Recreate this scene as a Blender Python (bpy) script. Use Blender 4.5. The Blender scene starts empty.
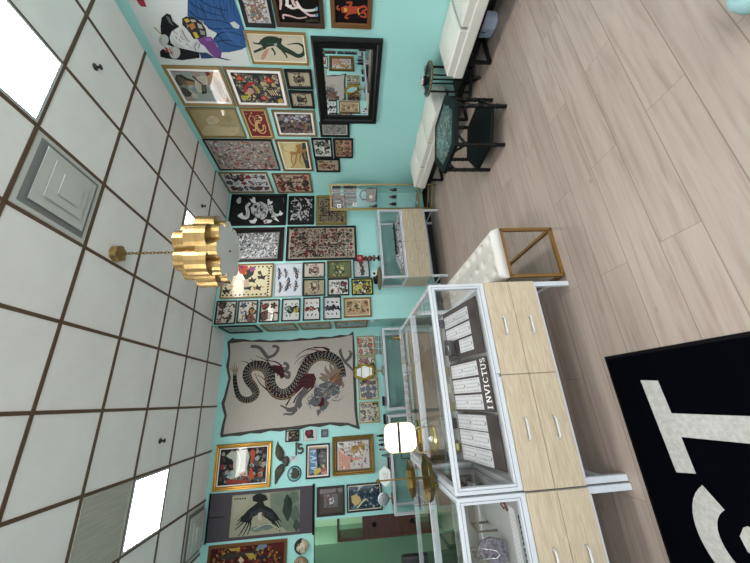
import bpy, bmesh, math, random
from mathutils import Vector, Matrix
from math import sin, cos, pi, radians
random.seed(7)
SC = bpy.context.scene
COL = SC.collection
# ---------------------------------------------------------------- camera (a phone held sideways: the picture is turned a quarter)
H = 1.54
CR = Vector((0.93166197, -0.36208283, -0.03003329)); CU = Vector((0.059005, 0.06922149, 0.99585481)); CF = Vector((0.35850298, 0.92957216, -0.08585572))
FPX = 308.52
CAM = Vector((0, 0, H))
cam = bpy.data.cameras.new('camera'); co = bpy.data.objects.new('camera', cam); COL.objects.link(co)
cam.sensor_fit = 'HORIZONTAL'; cam.sensor_width = 36; cam.lens = FPX * 36 / 750; cam.clip_start = .05; cam.clip_end = 200
ax, ay, az = -CU, CR, -CF
co.matrix_world = Matrix(((ax.x, ay.x, az.x, 0), (ax.y, ay.y, az.y, 0), (ax.z, ay.z, az.z, H), (0, 0, 0, 1)))
SC.camera = co
# ---------------------------------------------------------------- world, exposure, daylight
SC.view_settings.view_transform = 'Standard'; SC.view_settings.look = 'None'; SC.view_settings.gamma = 1
SC.view_settings.exposure = 1.2
try: SC.view_settings.use_curve_mapping = False
except Exception: pass
W = bpy.data.worlds.new('sky'); SC.world = W; W.use_nodes = True
bg = W.node_tree.nodes['Background']; bg.inputs[0].default_value = (.88, .93, 1, 1); bg.inputs[1].default_value = .7
LIGHT_PANEL = 15      # strength of the ceiling panels
def daylight(x, w, z, h, power):
    l = bpy.data.lights.new('daylight', 'AREA'); l.shape = 'RECTANGLE'; l.size = w; l.size_y = h; l.energy = power; l.color = (.975, .97, .98)
    o = bpy.data.objects.new('daylight', l); COL.objects.link(o); o.location = (x, -1.75, z); o.rotation_euler = (radians(90), 0, 0)
    o.rotation_euler = (radians(84), 0, 0)
daylight(-0.1, 5.4, 1.5, 2.5, 72)

CZ = 3.6287
# ---------------------------------------------------------------- colours and materials
def lin(c):
    if isinstance(c, str):
        c = tuple(int(c[i:i+2], 16) / 255 for i in (0, 2, 4))
    return tuple(v / 12.92 if v <= .04045 else ((v + .055) / 1.055) ** 2.4 for v in c[:3]) + (1,)
MC = {}
def mat(name, col, rough=.5, metal=0, coat=0, bump=None, noise=None, emit=None, spec=.5, sheen=0):
    if name in MC: return MC[name]
    m = bpy.data.materials.new(name); m.use_nodes = True; nt = m.node_tree; b = nt.nodes['Principled BSDF']
    b.inputs['Base Color'].default_value = lin(col); b.inputs['Roughness'].default_value = rough; b.inputs['Metallic'].default_value = metal
    b.inputs['Specular IOR Level'].default_value = spec
    if coat: b.inputs['Coat Weight'].default_value = coat; b.inputs['Coat Roughness'].default_value = .02
    if sheen: b.inputs['Sheen Weight'].default_value = sheen
    if emit: b.inputs['Emission Color'].default_value = lin(col); b.inputs['Emission Strength'].default_value = emit
    tc = nt.nodes.new('ShaderNodeTexCoord')
    if noise:
        sc, c2, amt = noise
        mp = nt.nodes.new('ShaderNodeMapping'); mp.inputs['Scale'].default_value = sc if isinstance(sc, tuple) else (sc,)*3
        n = nt.nodes.new('ShaderNodeTexNoise'); n.inputs['Scale'].default_value = 1; n.inputs['Detail'].default_value = 5
        mx = nt.nodes.new('ShaderNodeMix'); mx.data_type = 'RGBA'
        mr = nt.nodes.new('ShaderNodeMapRange'); mr.inputs[1].default_value = .35; mr.inputs[2].default_value = .65; mr.inputs[4].default_value = amt
        nt.links.new(tc.outputs['Object'], mp.inputs[0]); nt.links.new(mp.outputs[0], n.inputs['Vector']); nt.links.new(n.outputs[0], mr.inputs[0])
        nt.links.new(mr.outputs[0], mx.inputs[0]); mx.inputs[6].default_value = lin(col); mx.inputs[7].default_value = lin(c2)
        nt.links.new(mx.outputs[2], b.inputs['Base Color'])
    if bump:
        sc, st = bump
        n = nt.nodes.new('ShaderNodeTexNoise'); n.inputs['Scale'].default_value = sc; n.inputs['Detail'].default_value = 3
        bp = nt.nodes.new('ShaderNodeBump'); bp.inputs['Strength'].default_value = st; bp.inputs['Distance'].default_value = .01
        nt.links.new(tc.outputs['Object'], n.inputs['Vector']); nt.links.new(n.outputs[0], bp.inputs['Height']); nt.links.new(bp.outputs[0], b.inputs['Normal'])
    MC[name] = m; return m
def paint(hexcol, gloss=1):
    r, g_, b = (int(hexcol[i:i+2], 16) / 255 for i in (0, 2, 4)); a = (r + g_ + b) / 3
    f = lambda c: max(0, min(1, (a + (c - a) * .88))) * .87
    c = '%02X%02X%02X' % tuple(int(255 * f(v)) for v in (r, g_, b))
    return mat('ink_%s_%s' % (c, gloss), c, .6, coat=gloss * .32, spec=.12)
def thin_glass(name, tint, ior=1.45, add=0):
    m = bpy.data.materials.new(name); m.use_nodes = True; nt = m.node_tree; nt.nodes.clear()
    o = nt.nodes.new('ShaderNodeOutputMaterial'); t = nt.nodes.new('ShaderNodeBsdfTransparent'); g = nt.nodes.new('ShaderNodeBsdfGlossy')
    g.inputs['Roughness'].default_value = .0; t.inputs[0].default_value = lin(tint)
    f = nt.nodes.new('ShaderNodeFresnel'); f.inputs[0].default_value = ior; mx = nt.nodes.new('ShaderNodeMixShader')
    ge = nt.nodes.new('ShaderNodeNewGeometry'); ml = nt.nodes.new('ShaderNodeMath'); ml.operation = 'MULTIPLY'; sb = nt.nodes.new('ShaderNodeMath'); sb.operation = 'SUBTRACT'; sb.inputs[0].default_value = 1
    nt.links.new(ge.outputs['Backfacing'], sb.inputs[1]); nt.links.new(f.outputs[0], ml.inputs[0]); nt.links.new(sb.outputs[0], ml.inputs[1])
    nt.links.new(ml.outputs[0], mx.inputs[0]); nt.links.new(t.outputs[0], mx.inputs[1]); nt.links.new(g.outputs[0], mx.inputs[2]); nt.links.new(mx.outputs[0], o.inputs[0])
    return m
GLASS = thin_glass('clear_glass', 'FFFFFF', 1.45)
WALLM = mat('turquoise_wall_paint', '95C9C5', .6, bump=(120, .05), noise=(1.5, '91C5C1', 1))
WHITE = mat('white_enamel', 'B9BEC4', .4)
GOLD = mat('gold_metal', '94732F', .28, metal=1)
BRASS = mat('brushed_brass', 'C0A272', .38, metal=1, noise=((2, 2, 60), 'B39460', 1))
OLDGOLD = mat('antique_gold_leaf', '80622A', .4, metal=.6, noise=(60, '4E3814', .8))
BLACK = mat('black_lacquer', '08080A', .4, spec=.25)
BLACKM = mat('black_satin', '0E0E10', .6, spec=.2)
DKWOOD = mat('dark_wood', '3A2418', .4, noise=((3, 40, 3), '24150E', 1))
MIRROR = mat('mirror_silver', 'F2F4F4', .0, metal=1)
LEATHER = mat('white_leather', 'C2C1BA', .45, bump=(60, .08))
LEATHER2 = mat('cream_leatherette', 'BDBAB4', .5, bump=(90, .08))
PAPER = mat('white_card', 'B9BBBD', .7)

def grain(name, c1, c2, sc, stretch):
    m = bpy.data.materials.new(name); m.use_nodes = True; nt = m.node_tree; b = nt.nodes['Principled BSDF']; b.inputs['Roughness'].default_value = .5
    tc = nt.nodes.new('ShaderNodeTexCoord'); mp = nt.nodes.new('ShaderNodeMapping'); mp.inputs['Scale'].default_value = stretch
    n = nt.nodes.new('ShaderNodeTexNoise'); n.inputs['Scale'].default_value = sc; n.inputs['Detail'].default_value = 6; n.inputs['Distortion'].default_value = 1.2
    cr = nt.nodes.new('ShaderNodeValToRGB'); cr.color_ramp.elements[0].position = .35; cr.color_ramp.elements[0].color = lin(c1); cr.color_ramp.elements[1].position = .65; cr.color_ramp.elements[1].color = lin(c2)
    nt.links.new(tc.outputs['Object'], mp.inputs[0]); nt.links.new(mp.outputs[0], n.inputs['Vector']); nt.links.new(n.outputs[0], cr.inputs[0]); nt.links.new(cr.outputs[0], b.inputs['Base Color'])
    return m
OAK = grain('pale_oak_laminate', 'A6977F', 'B8AB95', 3, (2, 2, 22))

# ---------------------------------------------------------------- mesh builder
class MB:
    def __init__(s): s.v = []; s.f = []; s.m = []; s.mats = []; s.sm = []
    def mi(s, m):
        if m not in s.mats: s.mats.append(m)
        return s.mats.index(m)
    def add(s, vs, fs, m, smooth=False, M=None):
        o = len(s.v)
        for p in vs:
            p = Vector(p)
            if M is not None: p = M @ p
            s.v.append(p)
        k = s.mi(m)
        for f in fs: s.f.append([o + i for i in f]); s.m.append(k); s.sm.append(smooth)
        return s
    def box(s, x0, x1, y0, y1, z0, z1, m, M=None):
        vs = [(x, y, z) for x in (x0, x1) for y in (y0, y1) for z in (z0, z1)]
        return s.add(vs, [(0, 1, 3, 2), (4, 6, 7, 5), (0, 4, 5, 1), (2, 3, 7, 6), (0, 2, 6, 4), (1, 5, 7, 3)], m, False, M)
    def tube(s, pts, r, m, n=10, sq=False, closed=False, rs=None, M=None):
        pts = [Vector(p) for p in pts]; N = len(pts); vs = []; fs = []
        if sq: n = 4
        ref = None
        for i, p in enumerate(pts):
            a = pts[(i - 1) % N] if (closed or i > 0) else p; b = pts[(i + 1) % N] if (closed or i < N - 1) else p
            t = (b - a).normalized()
            if ref is None:
                ref = Vector((0, 0, 1)) if abs(t.z) < .9 else Vector((1, 0, 0))
            u = (ref - t * ref.dot(t)).normalized(); ref = u; w = t.cross(u)
            rr = rs[i] if rs else r
            for k in range(n):
                an = 2 * pi * (k + (.5 if sq else 0)) / n
                q = rr * (1.414 if sq else 1)
                vs.append(p + u * cos(an) * q + w * sin(an) * q)
        M_ = N if closed else N - 1
        for i in range(M_):
            for k in range(n):
                a = i * n + k; b = i * n + (k + 1) % n; c = ((i + 1) % N) * n + (k + 1) % n; d = ((i + 1) % N) * n + k
                fs.append((a, b, c, d))
        if not closed: fs.append(tuple(range(n))[::-1]); fs.append(tuple((N - 1) * n + k for k in range(n)))
        return s.add(vs, fs, m, not sq, M)
    def lathe(s, prof, m, c=(0, 0, 0), n=24, M=None):
        vs = []; fs = []
        for r, z in prof:
            for k in range(n): an = 2 * pi * k / n; vs.append((c[0] + r * cos(an), c[1] + r * sin(an), c[2] + z))
        for i in range(len(prof) - 1):
            for k in range(n): fs.append((i * n + k, i * n + (k + 1) % n, (i + 1) * n + (k + 1) % n, (i + 1) * n + k))
        fs.append(tuple(range(n))[::-1]); fs.append(tuple((len(prof) - 1) * n + k for k in range(n)))
        return s.add(vs, fs, m, True, M)
    def prism(s, poly, z0, z1, m, M=None, smooth=False):
        n = len(poly); vs = [(x, y, z0) for x, y in poly] + [(x, y, z1) for x, y in poly]
        fs = [tuple(range(n))[::-1], tuple(range(n, 2 * n))] + [(i, (i + 1) % n, n + (i + 1) % n, n + i) for i in range(n)]
        return s.add(vs, fs, m, smooth, M)
    def build(s, name, parent=None, bevel=0, seg=2, shade=None):
        me = bpy.data.meshes.new(name); me.from_pydata([tuple(v) for v in s.v], [], s.f)
        for m in s.mats: me.materials.append(m)
        for i, p in enumerate(me.polygons): p.material_index = s.m[i]; p.use_smooth = s.sm[i]
        bm = bmesh.new(); bm.from_mesh(me)
        bmesh.ops.recalc_face_normals(bm, faces=bm.faces); bm.to_mesh(me); bm.free()
        o = bpy.data.objects.new(name, me); COL.objects.link(o)
        if parent: o.parent = parent
        if bevel:
            b = o.modifiers.new('edge', 'BEVEL'); b.width = bevel; b.segments = seg; b.limit_method = 'ANGLE'; b.harden_normals = False
        return o
def empty(name, loc, rz=0):
    o = bpy.data.objects.new(name, None); COL.objects.link(o); o.location = loc; o.rotation_euler = (0, 0, rz); o.empty_display_size = .1
    return o
def tag(o, label, cat, group=None, kind=None):
    o['label'] = label; o['category'] = cat
    if group: o['group'] = group
    if kind: o['kind'] = kind
    return o
def structure(o): o['kind'] = 'structure'; return o
def copy_tree(o, parent=None):
    c = o.copy(); COL.objects.link(c); c.parent = parent
    for ch in list(o.children): copy_tree(ch, c)
    return c
# a point of the place seen at a pixel of the photograph, on a known plane
def ray(x, y): return CF + CR * ((281.5 - y) / FPX) + CU * ((375 - x) / FPX)
def hit(x, y, axis, c):
    d = ray(x, y); return CAM + d * ((c - CAM[axis]) / d[axis])

# ================================================================ THE SETTING
XR, YB, YD, XS = 3.61, 4.77, 5.31, 1.20
def slab(name, x0, x1, y0, y1, z0, z1, m=WALLM): return structure(MB().box(x0, x1, y0, y1, z0, z1, m).build(name))
# floor: planks 0.197 m wide running along X
def plank_floor():
    m = bpy.data.materials.new('oak_plank_flooring'); m.use_nodes = True; nt = m.node_tree; N = nt.nodes; L = nt.links; b = N['Principled BSDF']
    b.inputs['Roughness'].default_value = .42
    tc = N.new('ShaderNodeTexCoord'); sp = N.new('ShaderNodeSeparateXYZ'); L.new(tc.outputs['Object'], sp.inputs[0])
    def M(op, a, bb=None, c=None):
        n = N.new('ShaderNodeMath'); n.operation = op
        for i, v in enumerate((a, bb, c)):
            if v is None: continue
            if isinstance(v, (int, float)): n.inputs[i].default_value = v
            else: L.new(v, n.inputs[i])
        return n.outputs[0]
    yy = M('DIVIDE', M('SUBTRACT', sp.outputs[1], .66 - 1.975), .1975); row = M('FLOOR', yy); fy = M('FRACT', yy)
    wn = N.new('ShaderNodeTexWhiteNoise'); wn.noise_dimensions = '1D'; L.new(row, wn.inputs['W'])
    off = M('ADD', M('MULTIPLY', M('MODULO', row, 2.0), .463), M('MULTIPLY', wn.outputs[0], .03))
    xx = M('ADD', M('ADD', M('DIVIDE', sp.outputs[0], 1.22), 9.47), off); colx = M('FLOOR', xx); fx = M('FRACT', xx)
    w2 = N.new('ShaderNodeTexWhiteNoise'); w2.noise_dimensions = '2D'; cv = N.new('ShaderNodeCombineXYZ'); L.new(row, cv.inputs[0]); L.new(colx, cv.inputs[1]); L.new(cv.outputs[0], w2.inputs['Vector'])
    gy = M('MAXIMUM', M('LESS_THAN', fy, .012), M('GREATER_THAN', fy, .988)); gx = M('LESS_THAN', fx, .0025); gap = M('MAXIMUM', gx, gy)
    mp = N.new('ShaderNodeCombineXYZ'); L.new(M('MULTIPLY', M('ADD', sp.outputs[0], M('MULTIPLY', w2.outputs[0], 37)), 1.1), mp.inputs[0]); L.new(M('MULTIPLY', sp.outputs[1], 19), mp.inputs[1]); L.new(M('MULTIPLY', w2.outputs[0], 50), mp.inputs[2])
    n1 = N.new('ShaderNodeTexNoise'); n1.inputs['Scale'].default_value = 1.3; n1.inputs['Detail'].default_value = 7; n1.inputs['Roughness'].default_value = .62; n1.inputs['Distortion'].default_value = .7; L.new(mp.outputs[0], n1.inputs['Vector'])
    cr = N.new('ShaderNodeValToRGB'); e = cr.color_ramp.elements
    e[0].position = .24; e[0].color = lin('806F66'); e[1].position = .76; e[1].color = lin('A2958A'); k = e.new(.5); k.color = lin('978980'); L.new(n1.outputs[0], cr.inputs[0])
    hs = N.new('ShaderNodeHueSaturation'); L.new(cr.outputs[0], hs.inputs['Color']); L.new(M('ADD', M('MULTIPLY', w2.outputs[0], .15), .93), hs.inputs['Value'])
    kn = N.new('ShaderNodeTexVoronoi'); kn.inputs['Scale'].default_value = 2.2
    mpk = N.new('ShaderNodeMapping'); mpk.inputs['Scale'].default_value = (1, 1.9, 1); L.new(tc.outputs['Object'], mpk.inputs[0]); L.new(mpk.outputs[0], kn.inputs['Vector'])
    kd = N.new('ShaderNodeMapRange'); kd.inputs[1].default_value = .015; kd.inputs[2].default_value = .06; kd.inputs[3].default_value = .55; kd.inputs[4].default_value = 0; L.new(kn.outputs['Distance'], kd.inputs[0])
    mk = N.new('ShaderNodeMix'); mk.data_type = 'RGBA'; L.new(kd.outputs[0], mk.inputs[0]); L.new(hs.outputs[0], mk.inputs[6]); mk.inputs[7].default_value = lin('6E5545')
    mx = N.new('ShaderNodeMix'); mx.data_type = 'RGBA'; L.new(M('MULTIPLY', gap, .6), mx.inputs[0]); L.new(mk.outputs[2], mx.inputs[6]); mx.inputs[7].default_value = lin('5B4A3E'); L.new(mx.outputs[2], b.inputs['Base Color'])
    bp = N.new('ShaderNodeBump'); bp.inputs['Strength'].default_value = .15; bp.inputs['Distance'].default_value = .003; L.new(M('SUBTRACT', n1.outputs[0], gap), bp.inputs['Height']); L.new(bp.outputs[0], b.inputs['Normal'])
    return m
slab('floor', -3.9, 3.9, -1.6, 8.2, -.1, 0, plank_floor())
TILE = mat('ceiling_tile', 'F2F0EF', .9, bump=(260, .25), noise=(4, 'EDEBEA', 1))
slab('ceiling', -3.9, 3.9, -1.6, 5.45, CZ, CZ + .1, TILE)
GX0, GY0, T = 3.1021, 1.7349, .6096
GRID = mat('brown_ceiling_grid', '5C4838', .5)
g = MB()
for k in range(-1, 12):
    x = GX0 - k * T
    if x < XR: g.box(x - .013, x + .013, -1.6, YD, CZ - .006, CZ, GRID)
for k in range(-6, 6):
    y = GY0 + k * T; g.box(-3.8, XR, y - .013, y + .013, CZ - .0065, CZ, GRID)
structure(g.build('trim_1'))
slab('wall_right', XR, XR + .12, -1.6, 5.45, 0, CZ)
slab('wall_back', XS, XR, YB, 5.45, 0, CZ)
slab('wall_far', -1.53, XS, YD, 5.45, 0, CZ)
slab('wall_far_header', -2.9, -1.53, YD, 5.45, 2.123, CZ)
slab('wall_far_end', -3.9, -2.9, YD, 5.45, 0, CZ)
slab('wall_left', -3.9, -3.75, -1.6, YD, 0, CZ)
# shop front behind the camera
WFR = mat('bronze_aluminium', '4A4038', .4, metal=.4)
slab('wall_front', -3.75, XR, -1.6, -1.48, 2.75, CZ)
slab('wall_front_sill', -3.75, XR, -1.6, -1.48, 0, .12)
slab('wall_front_pier', -3.75, -2.9, -1.6, -1.48, .12, 2.75); slab('wall_front_pier', 2.75, XR, -1.6, -1.48, .12, 2.75)
xs = [-2.9, -1.5, -.1, 1.3, 2.75]
for i in range(4):
    a, b_ = xs[i], xs[i + 1]; w = MB()
    for (x0, x1, z0, z1) in ((a, a + .05, .12, 2.75), (b_ - .05, b_, .12, 2.75), (a + .05, b_ - .05, .12, .17), (a + .05, b_ - .05, 2.7, 2.75), (a + .05, b_ - .05, 2.1, 2.15)): w.box(x0, x1, -1.57, -1.51, z0, z1, WFR)
    wo = structure(w.build('window_%d' % (i + 1)))
    p = MB().box(a + .05, b_ - .05, -1.545, -1.54, .17, 2.1, GLASS).box(a + .05, b_ - .05, -1.545, -1.54, 2.15, 2.7, GLASS).build('pane', wo)
slab('road', -14, 14, -16, -1.6, -.15, -.02, mat('pale_concrete', 'B9B7B2', .9, noise=(1, 'A6A39D', 1)))
# room beyond the doorway
GREEN = mat('pale_green_wall_paint', '9CC3A4', .7); GREEN2 = mat('shaded_green_wall', '6F9A80', .7)  # second green is a darker copy; the pier's shade is put into its colour
slab('wall_back_room', -3.9, 0.2, 8.0, 8.1, 0, 3.0, GREEN)
slab('wall_back_room_side', .1, .2, 5.45, 8.0, 0, 3.0, GREEN)
slab('wall_back_room_left', -3.9, -3.8, 5.45, 8.0, 0, 3.0, GREEN)
slab('ceiling_back_room', -3.9, .2, 5.45, 8.1, 3.0, 3.1, TILE)
slab('wall_back_room_pier', -3.1, -2.42, 7.1, 8.0, 0, 3.0, GREEN2)
# fixed baseboard
BB = mat('black_rubber_base', '0E0E10', .5)
slab('baseboard_right', XR - .006, XR, -1.48, YB, 0, .1, BB); slab('baseboard_back', XS, XR - .006, YB - .006, YB, 0, .1, BB); slab('baseboard_far', -1.53, XS, YD - .006, YD, 0, .1, BB)

# ---------------------------------------------------------------- ceiling fittings
PANEL = mat('lit_diffuser', 'FCF8F4', .5, emit=LIGHT_PANEL)
OFFP = mat('ribbed_diffuser', 'B9B7AE', .5, noise=((60, 3, 3), 'A8A69C', 1))
def cell(i, j): return GX0 - (j + .5) * T, GY0 + (i + .5) * T
def ceiling_panel(i, j, lit, label):
    x, y = cell(i, j); r = empty('ceiling_light', (x, y, CZ)); h = T / 2 - .013
    f = MB()
    for (a, b, c, d) in ((-h, h, -h, -h + .02), (-h, h, h - .02, h), (-h, -h + .02, -h + .02, h - .02), (h - .02, h, -h + .02, h - .02)): f.box(a, b, c, d, -.012, .0, WHITE if lit else OFFP)
    f.build('frame', r)
    MB().box(-h + .02, h - .02, -h + .02, h - .02, -.008, -.002, PANEL if lit else OFFP).build('diffuser', r)
    tag(r, label, 'ceiling light')
ceiling_panel(-1, 1, True, 'lit square ceiling panel beside the large ceiling vent, cut by the picture edge')
ceiling_panel(3, 1, True, 'lit ceiling panel mostly hidden behind the brass pendant lamp')
ceiling_panel(3, 6, True, 'lit white ceiling panel next to the ribbed unlit panel')
ceiling_panel(2, 6, False, 'unlit ribbed grey ceiling panel adjoining a lit one')
ceiling_panel(-1, 6, True, 'lit ceiling panel over the left of the shop, behind the viewer')
ceiling_panel(-4, 1, True, 'lit ceiling panel near the shop front, right side')
ceiling_panel(-4, 6, True, 'lit ceiling panel near the shop front, left side')
VENT = mat('vent_enamel', 'C4C6C2', .5)
def vent(i, j, label, clip=None):
    x, y = cell(i, j); 
    r = empty('ceiling_vent', (x, y, CZ)); h = T / 2 - .02
    hy1 = h if clip is None else clip
    MB().box(-h, h, -h, hy1, -.006, -.001, VENT).build('faceplate', r)
    MB().box(-h + .03, h - .03, -h + .03, hy1 - (.03 if clip is None else .03), -.008, -.0062, mat('vent_recess_shade', '7E807F', .9)).build('recess_shade_sheet', r)  # flat sheet; the shade of the vent recess is put into its grey
    for k, (s, z) in enumerate(((.215, -.024), (.15, -.044), (.085, -.062))):
        d = MB(); c = -.02 if clip else 0; o = [(-s, -s), (s, -s), (s, s), (-s, s)]
        d.add([(a, b + c, z) for a, b in o] + [(a, b + c, z - .006) for a, b in o] + [(a * .82, b * .82 + c, z + .014) for a, b in o], [(4, 5, 6, 7), (8, 9, 10, 11)] + [(a, (a + 1) % 4, 4 + (a + 1) % 4, 4 + a) for a in range(4)] + [(a, (a + 1) % 4, 8 + (a + 1) % 4, 8 + a) for a in range(4)], VENT)
        d.build('louver', r)
    tag(r, label, 'air vent')
vent(0, 2, 'large square white ceiling vent of nested louvers near the brass lamp canopy')
vent(5, 7, 'far square ceiling vent at the wall above the eagle scroll', clip=.2)
for (x, y, lb) in ((2.777, 1.941, 'small dark sprinkler head between lit panel and mirror wall'), (-.275, 3.902, 'small dark sprinkler head near the dragon tapestry wall'), (2.782, 3.95, 'small dark sprinkler head just past the brass pendant lamp')):
    r = empty('sprinkler_head', (x, y, CZ))
    MB().lathe([(.028, 0), (.028, -.006), (.012, -.01), (.01, -.035)], mat('sprinkler_metal', '3B3B3B', .4, metal=.6), n=16).build('body', r)
    MB().lathe([(.001, -.05), (.022, -.048), (.022, -.046), (.004, -.044), (.004, -.035)], mat('sprinkler_metal', '3B3B3B'), n=16).build('deflector', r)
    tag(r, lb, 'sprinkler')
# ---------------------------------------------------------------- brass pendant lamp
def flower(n, ring, pr, seg=10, rot=0):
    pts = []
    # outer hull of n circles on a ring
    half = pi / n
    R = []
    for k in range(n):
        c = 2 * pi * k / n + rot
        cx, cy = ring * cos(c), ring * sin(c)
        # meeting point of neighbouring circles at angle c+half
        d = ring * cos(half); e = math.sqrt(max(pr * pr - (ring * sin(half)) ** 2, 0)); mr = d + e
        p1 = (mr * cos(c - half), mr * sin(c - half)); p2 = (mr * cos(c + half), mr * sin(c + half))
        a1 = math.atan2(p1[1] - cy, p1[0] - cx); a2 = math.atan2(p2[1] - cy, p2[0] - cx)
        while a2 < a1: a2 += 2 * pi
        for q in range(seg): a = a1 + (a2 - a1) * q / seg; pts.append((cx + pr * cos(a), cy + pr * sin(a)))
    return pts
def pendant():
    r = empty('pendant_lamp', (1.365, 2.65, CZ)); zc = -CZ
    MB().prism(flower(8, .045, .028, 6), -.012, 0, BRASS).prism(flower(6, .042, .034, 8), -.06, -.012, BRASS).build('canopy', r, .004)
    ch = MB(); z = -.06; k = 0
    while z > -.6:
        a = radians(90 * (k % 2)); pts = []
        for q in range(12):
            t = 2 * pi * q / 12; lx = .011 * cos(t); lz = .022 * sin(t); pts.append((lx * cos(a), lx * sin(a), z - .018 + lz))
        ch.tube(pts, 0.0034, GOLD, 6, closed=True); z -= .031; k += 1
    ch.build('chain', r)
    inner = mat('white_inner_enamel', 'E6E6E4', .5)
    yaw = math.atan2(2.65, 1.365)
    def tier(n, ring, pr, z0, z1, rot):
        P = flower(n, ring, pr, 10, rot); m = MB(); N = len(P)
        m.add([(x, y, z1) for x, y in P] + [(x, y, z0) for x, y in P], [(i, (i + 1) % N, N + (i + 1) % N, N + i) for i in range(N)], BRASS)
        Q = [(x * .985, y * .985) for x, y in P]
        m.add([(x, y, z1) for x, y in Q] + [(x, y, z0) for x, y in Q], [(i, (i + 1) % N, N + (i + 1) % N, N + i) for i in range(N)], inner)
        m.add([(x, y, z0) for x, y in P] + [(x, y, z0) for x, y in Q], [(i, (i + 1) % N, N + (i + 1) % N, N + i) for i in range(N)], BRASS)
        return m.build('shade_tier', r)
    f = yaw + pi + .1  # towards the viewer
    tier(6, .160, .098, 2.85 + zc, 3.01 + zc, f + pi / 6)
    tier(6, .205, .124, 2.715 + zc, 2.89 + zc, f + pi / 6)
    tier(8, .20, .084, 2.63 + zc, 2.80 + zc, f)
    MB().prism([(x * .97, y * .97) for x, y in flower(8, .20, .084, 8, f)], 2.632 + zc, 2.64 + zc, mat('frosted_diffuser', 'D8DADB', .4)).build('diffuser', r)
    MB().lathe([(.009, 2.617 + zc), (.011, 2.623 + zc), (.008, 2.632 + zc)], GOLD, n=12).build('finial', r)
    MB().lathe([(.02, 2.84 + zc), (.02, 3.0 + zc), (.008, 3.03 + zc)], GOLD, n=12).build('stem', r)
    s = MB()
    for k in range(6):
        a = f + pi / 6 + k * pi / 3; s.tube([(0, 0, 2.99 + zc), (.23 * cos(a), .23 * sin(a), 2.99 + zc)], .004, GOLD, 6)
        s.tube([(0, 0, 2.86 + zc), (.33 * cos(a), .33 * sin(a), 2.86 + zc)], .004, GOLD, 6)
    s.build('support_arm', r)
    tag(r, 'brushed brass pendant lamp of scalloped petal tiers hanging on a chain', 'pendant lamp')
pendant()
# ================================================================ PICTURES ON THE WALLS
WALLS = {'B': (1, YB, 0), 'D': (1, YD, 0), 'R': (0, XR, -pi / 2), 'S': (0, XS, -pi / 2)}
def zz(ox, oy, pts, k=4.6875): return [(ox + x / k, oy + y / k) for x, y in pts]
class Art:
    """flat drawing on a picture plane; u,v in 0..1 of the picture (u rightwards, v upwards)"""
    def __init__(s, wall, cx, cz, w, h, y0, gloss=1, eps=.00004):
        s.wall, s.cx, s.cz, s.w, s.h, s.y0, s.gloss, s.eps, s.n = wall, cx, cz, w, h, y0, gloss, eps, 0
        s.mb = MB(); s.clip = w < .999 or h < .999
    def bg(s, c): s.poly([(0, 0), (1, 0), (1, 1), (0, 1)], c)
    def raw(s, pts, c):
        if len(pts) < 3: return
        y = -s.y0 - s.eps * s.n; s.n += 1
        if s.clip: pts = [(min(max(x, -s.w * .499), s.w * .499), min(max(z, -s.h * .499), s.h * .499)) for x, z in pts]
        s.mb.add([(x, y, z) for x, z in pts], [tuple(range(len(pts)))], c if not isinstance(c, str) else paint(c, s.gloss))
    def m(s, p): return ((p[0] - .5) * s.w, (p[1] - .5) * s.h)
    def poly(s, pts, c): s.raw([s.m(p) for p in pts], c)
    def ell(s, u, v, ru, rv, c, rot=0, n=14):   # radii in units of min side
        k = min(s.w, s.h); cx, cz = s.m((u, v))
        s.raw([(cx + k * (ru * cos(a) * cos(rot) - rv * sin(a) * sin(rot)), cz + k * (ru * cos(a) * sin(rot) + rv * sin(a) * cos(rot))) for a in [2 * pi * i / n for i in range(n)]], c)
    def blob(s, u, v, r, c, rnd, jag=.35, n=11, asp=1):
        k = min(s.w, s.h); cx, cz = s.m((u, v)); a0 = rnd.random() * 6
        pts = []
        for i in range(n):
            a = 2 * pi * i / n; q = r * k * (1 - jag + 2 * jag * rnd.random()); x, z = q * cos(a) * asp, q * sin(a)
            pts.append((min(max(cx + x * cos(a0) - z * sin(a0), -s.w * .497), s.w * .497), min(max(cz + x * sin(a0) + z * cos(a0), -s.h * .497), s.h * .497)))
        s.raw(pts, c)
    def line(s, pts, wd, c, w2=None, raw=False):  # width in units of min side (raw: metres)
        k = 1 if raw else min(s.w, s.h); P = [Vector(p) if raw else Vector(s.m(p)) for p in pts]; N = len(P); L = []; Rr = []
        for i, p in enumerate(P):
            t = (P[min(i + 1, N - 1)] - P[max(i - 1, 0)])
            if t.length < 1e-9: t = Vector((1, 0))
            t.normalize(); nn = Vector((-t.y, t.x)); w = (wd + ((w2 if w2 is not None else wd) - wd) * i / max(N - 1, 1)) * k / 2
            L.append(p + nn * w); Rr.append(p - nn * w)
        y = -s.y0 - s.eps * s.n; s.n += 1
        vs = [(q.x, y, q.y) for q in L] + [(q.x, y, q.y) for q in Rr]
        s.mb.add(vs, [(i, i + 1, N + i + 1, N + i) for i in range(N - 1)], c if not isinstance(c, str) else paint(c, s.gloss))
    # --- traced from the photograph: pixel -> wall plane -> picture plane
    def px(s, x, y):
        axis, c, _ = WALLS[s.wall]; q = hit(x, y, axis, c - s.y0)
        hx = q.x if axis == 1 else -q.y
        return (hx - s.cx, q.z - s.cz)
    def tr(s, o, pts, c, k=4.6875): s.raw([s.px(*p) for p in zz(o[0], o[1], pts, k)], c)
    def trl(s, o, pts, wd, c, k=4.6875, w2=None, smooth=True):
        P = [s.px(*p) for p in zz(o[0], o[1], spline(pts) if smooth and len(pts) > 2 else pts, k)]; s.line(P, wd, c, w2, raw=True)
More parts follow.
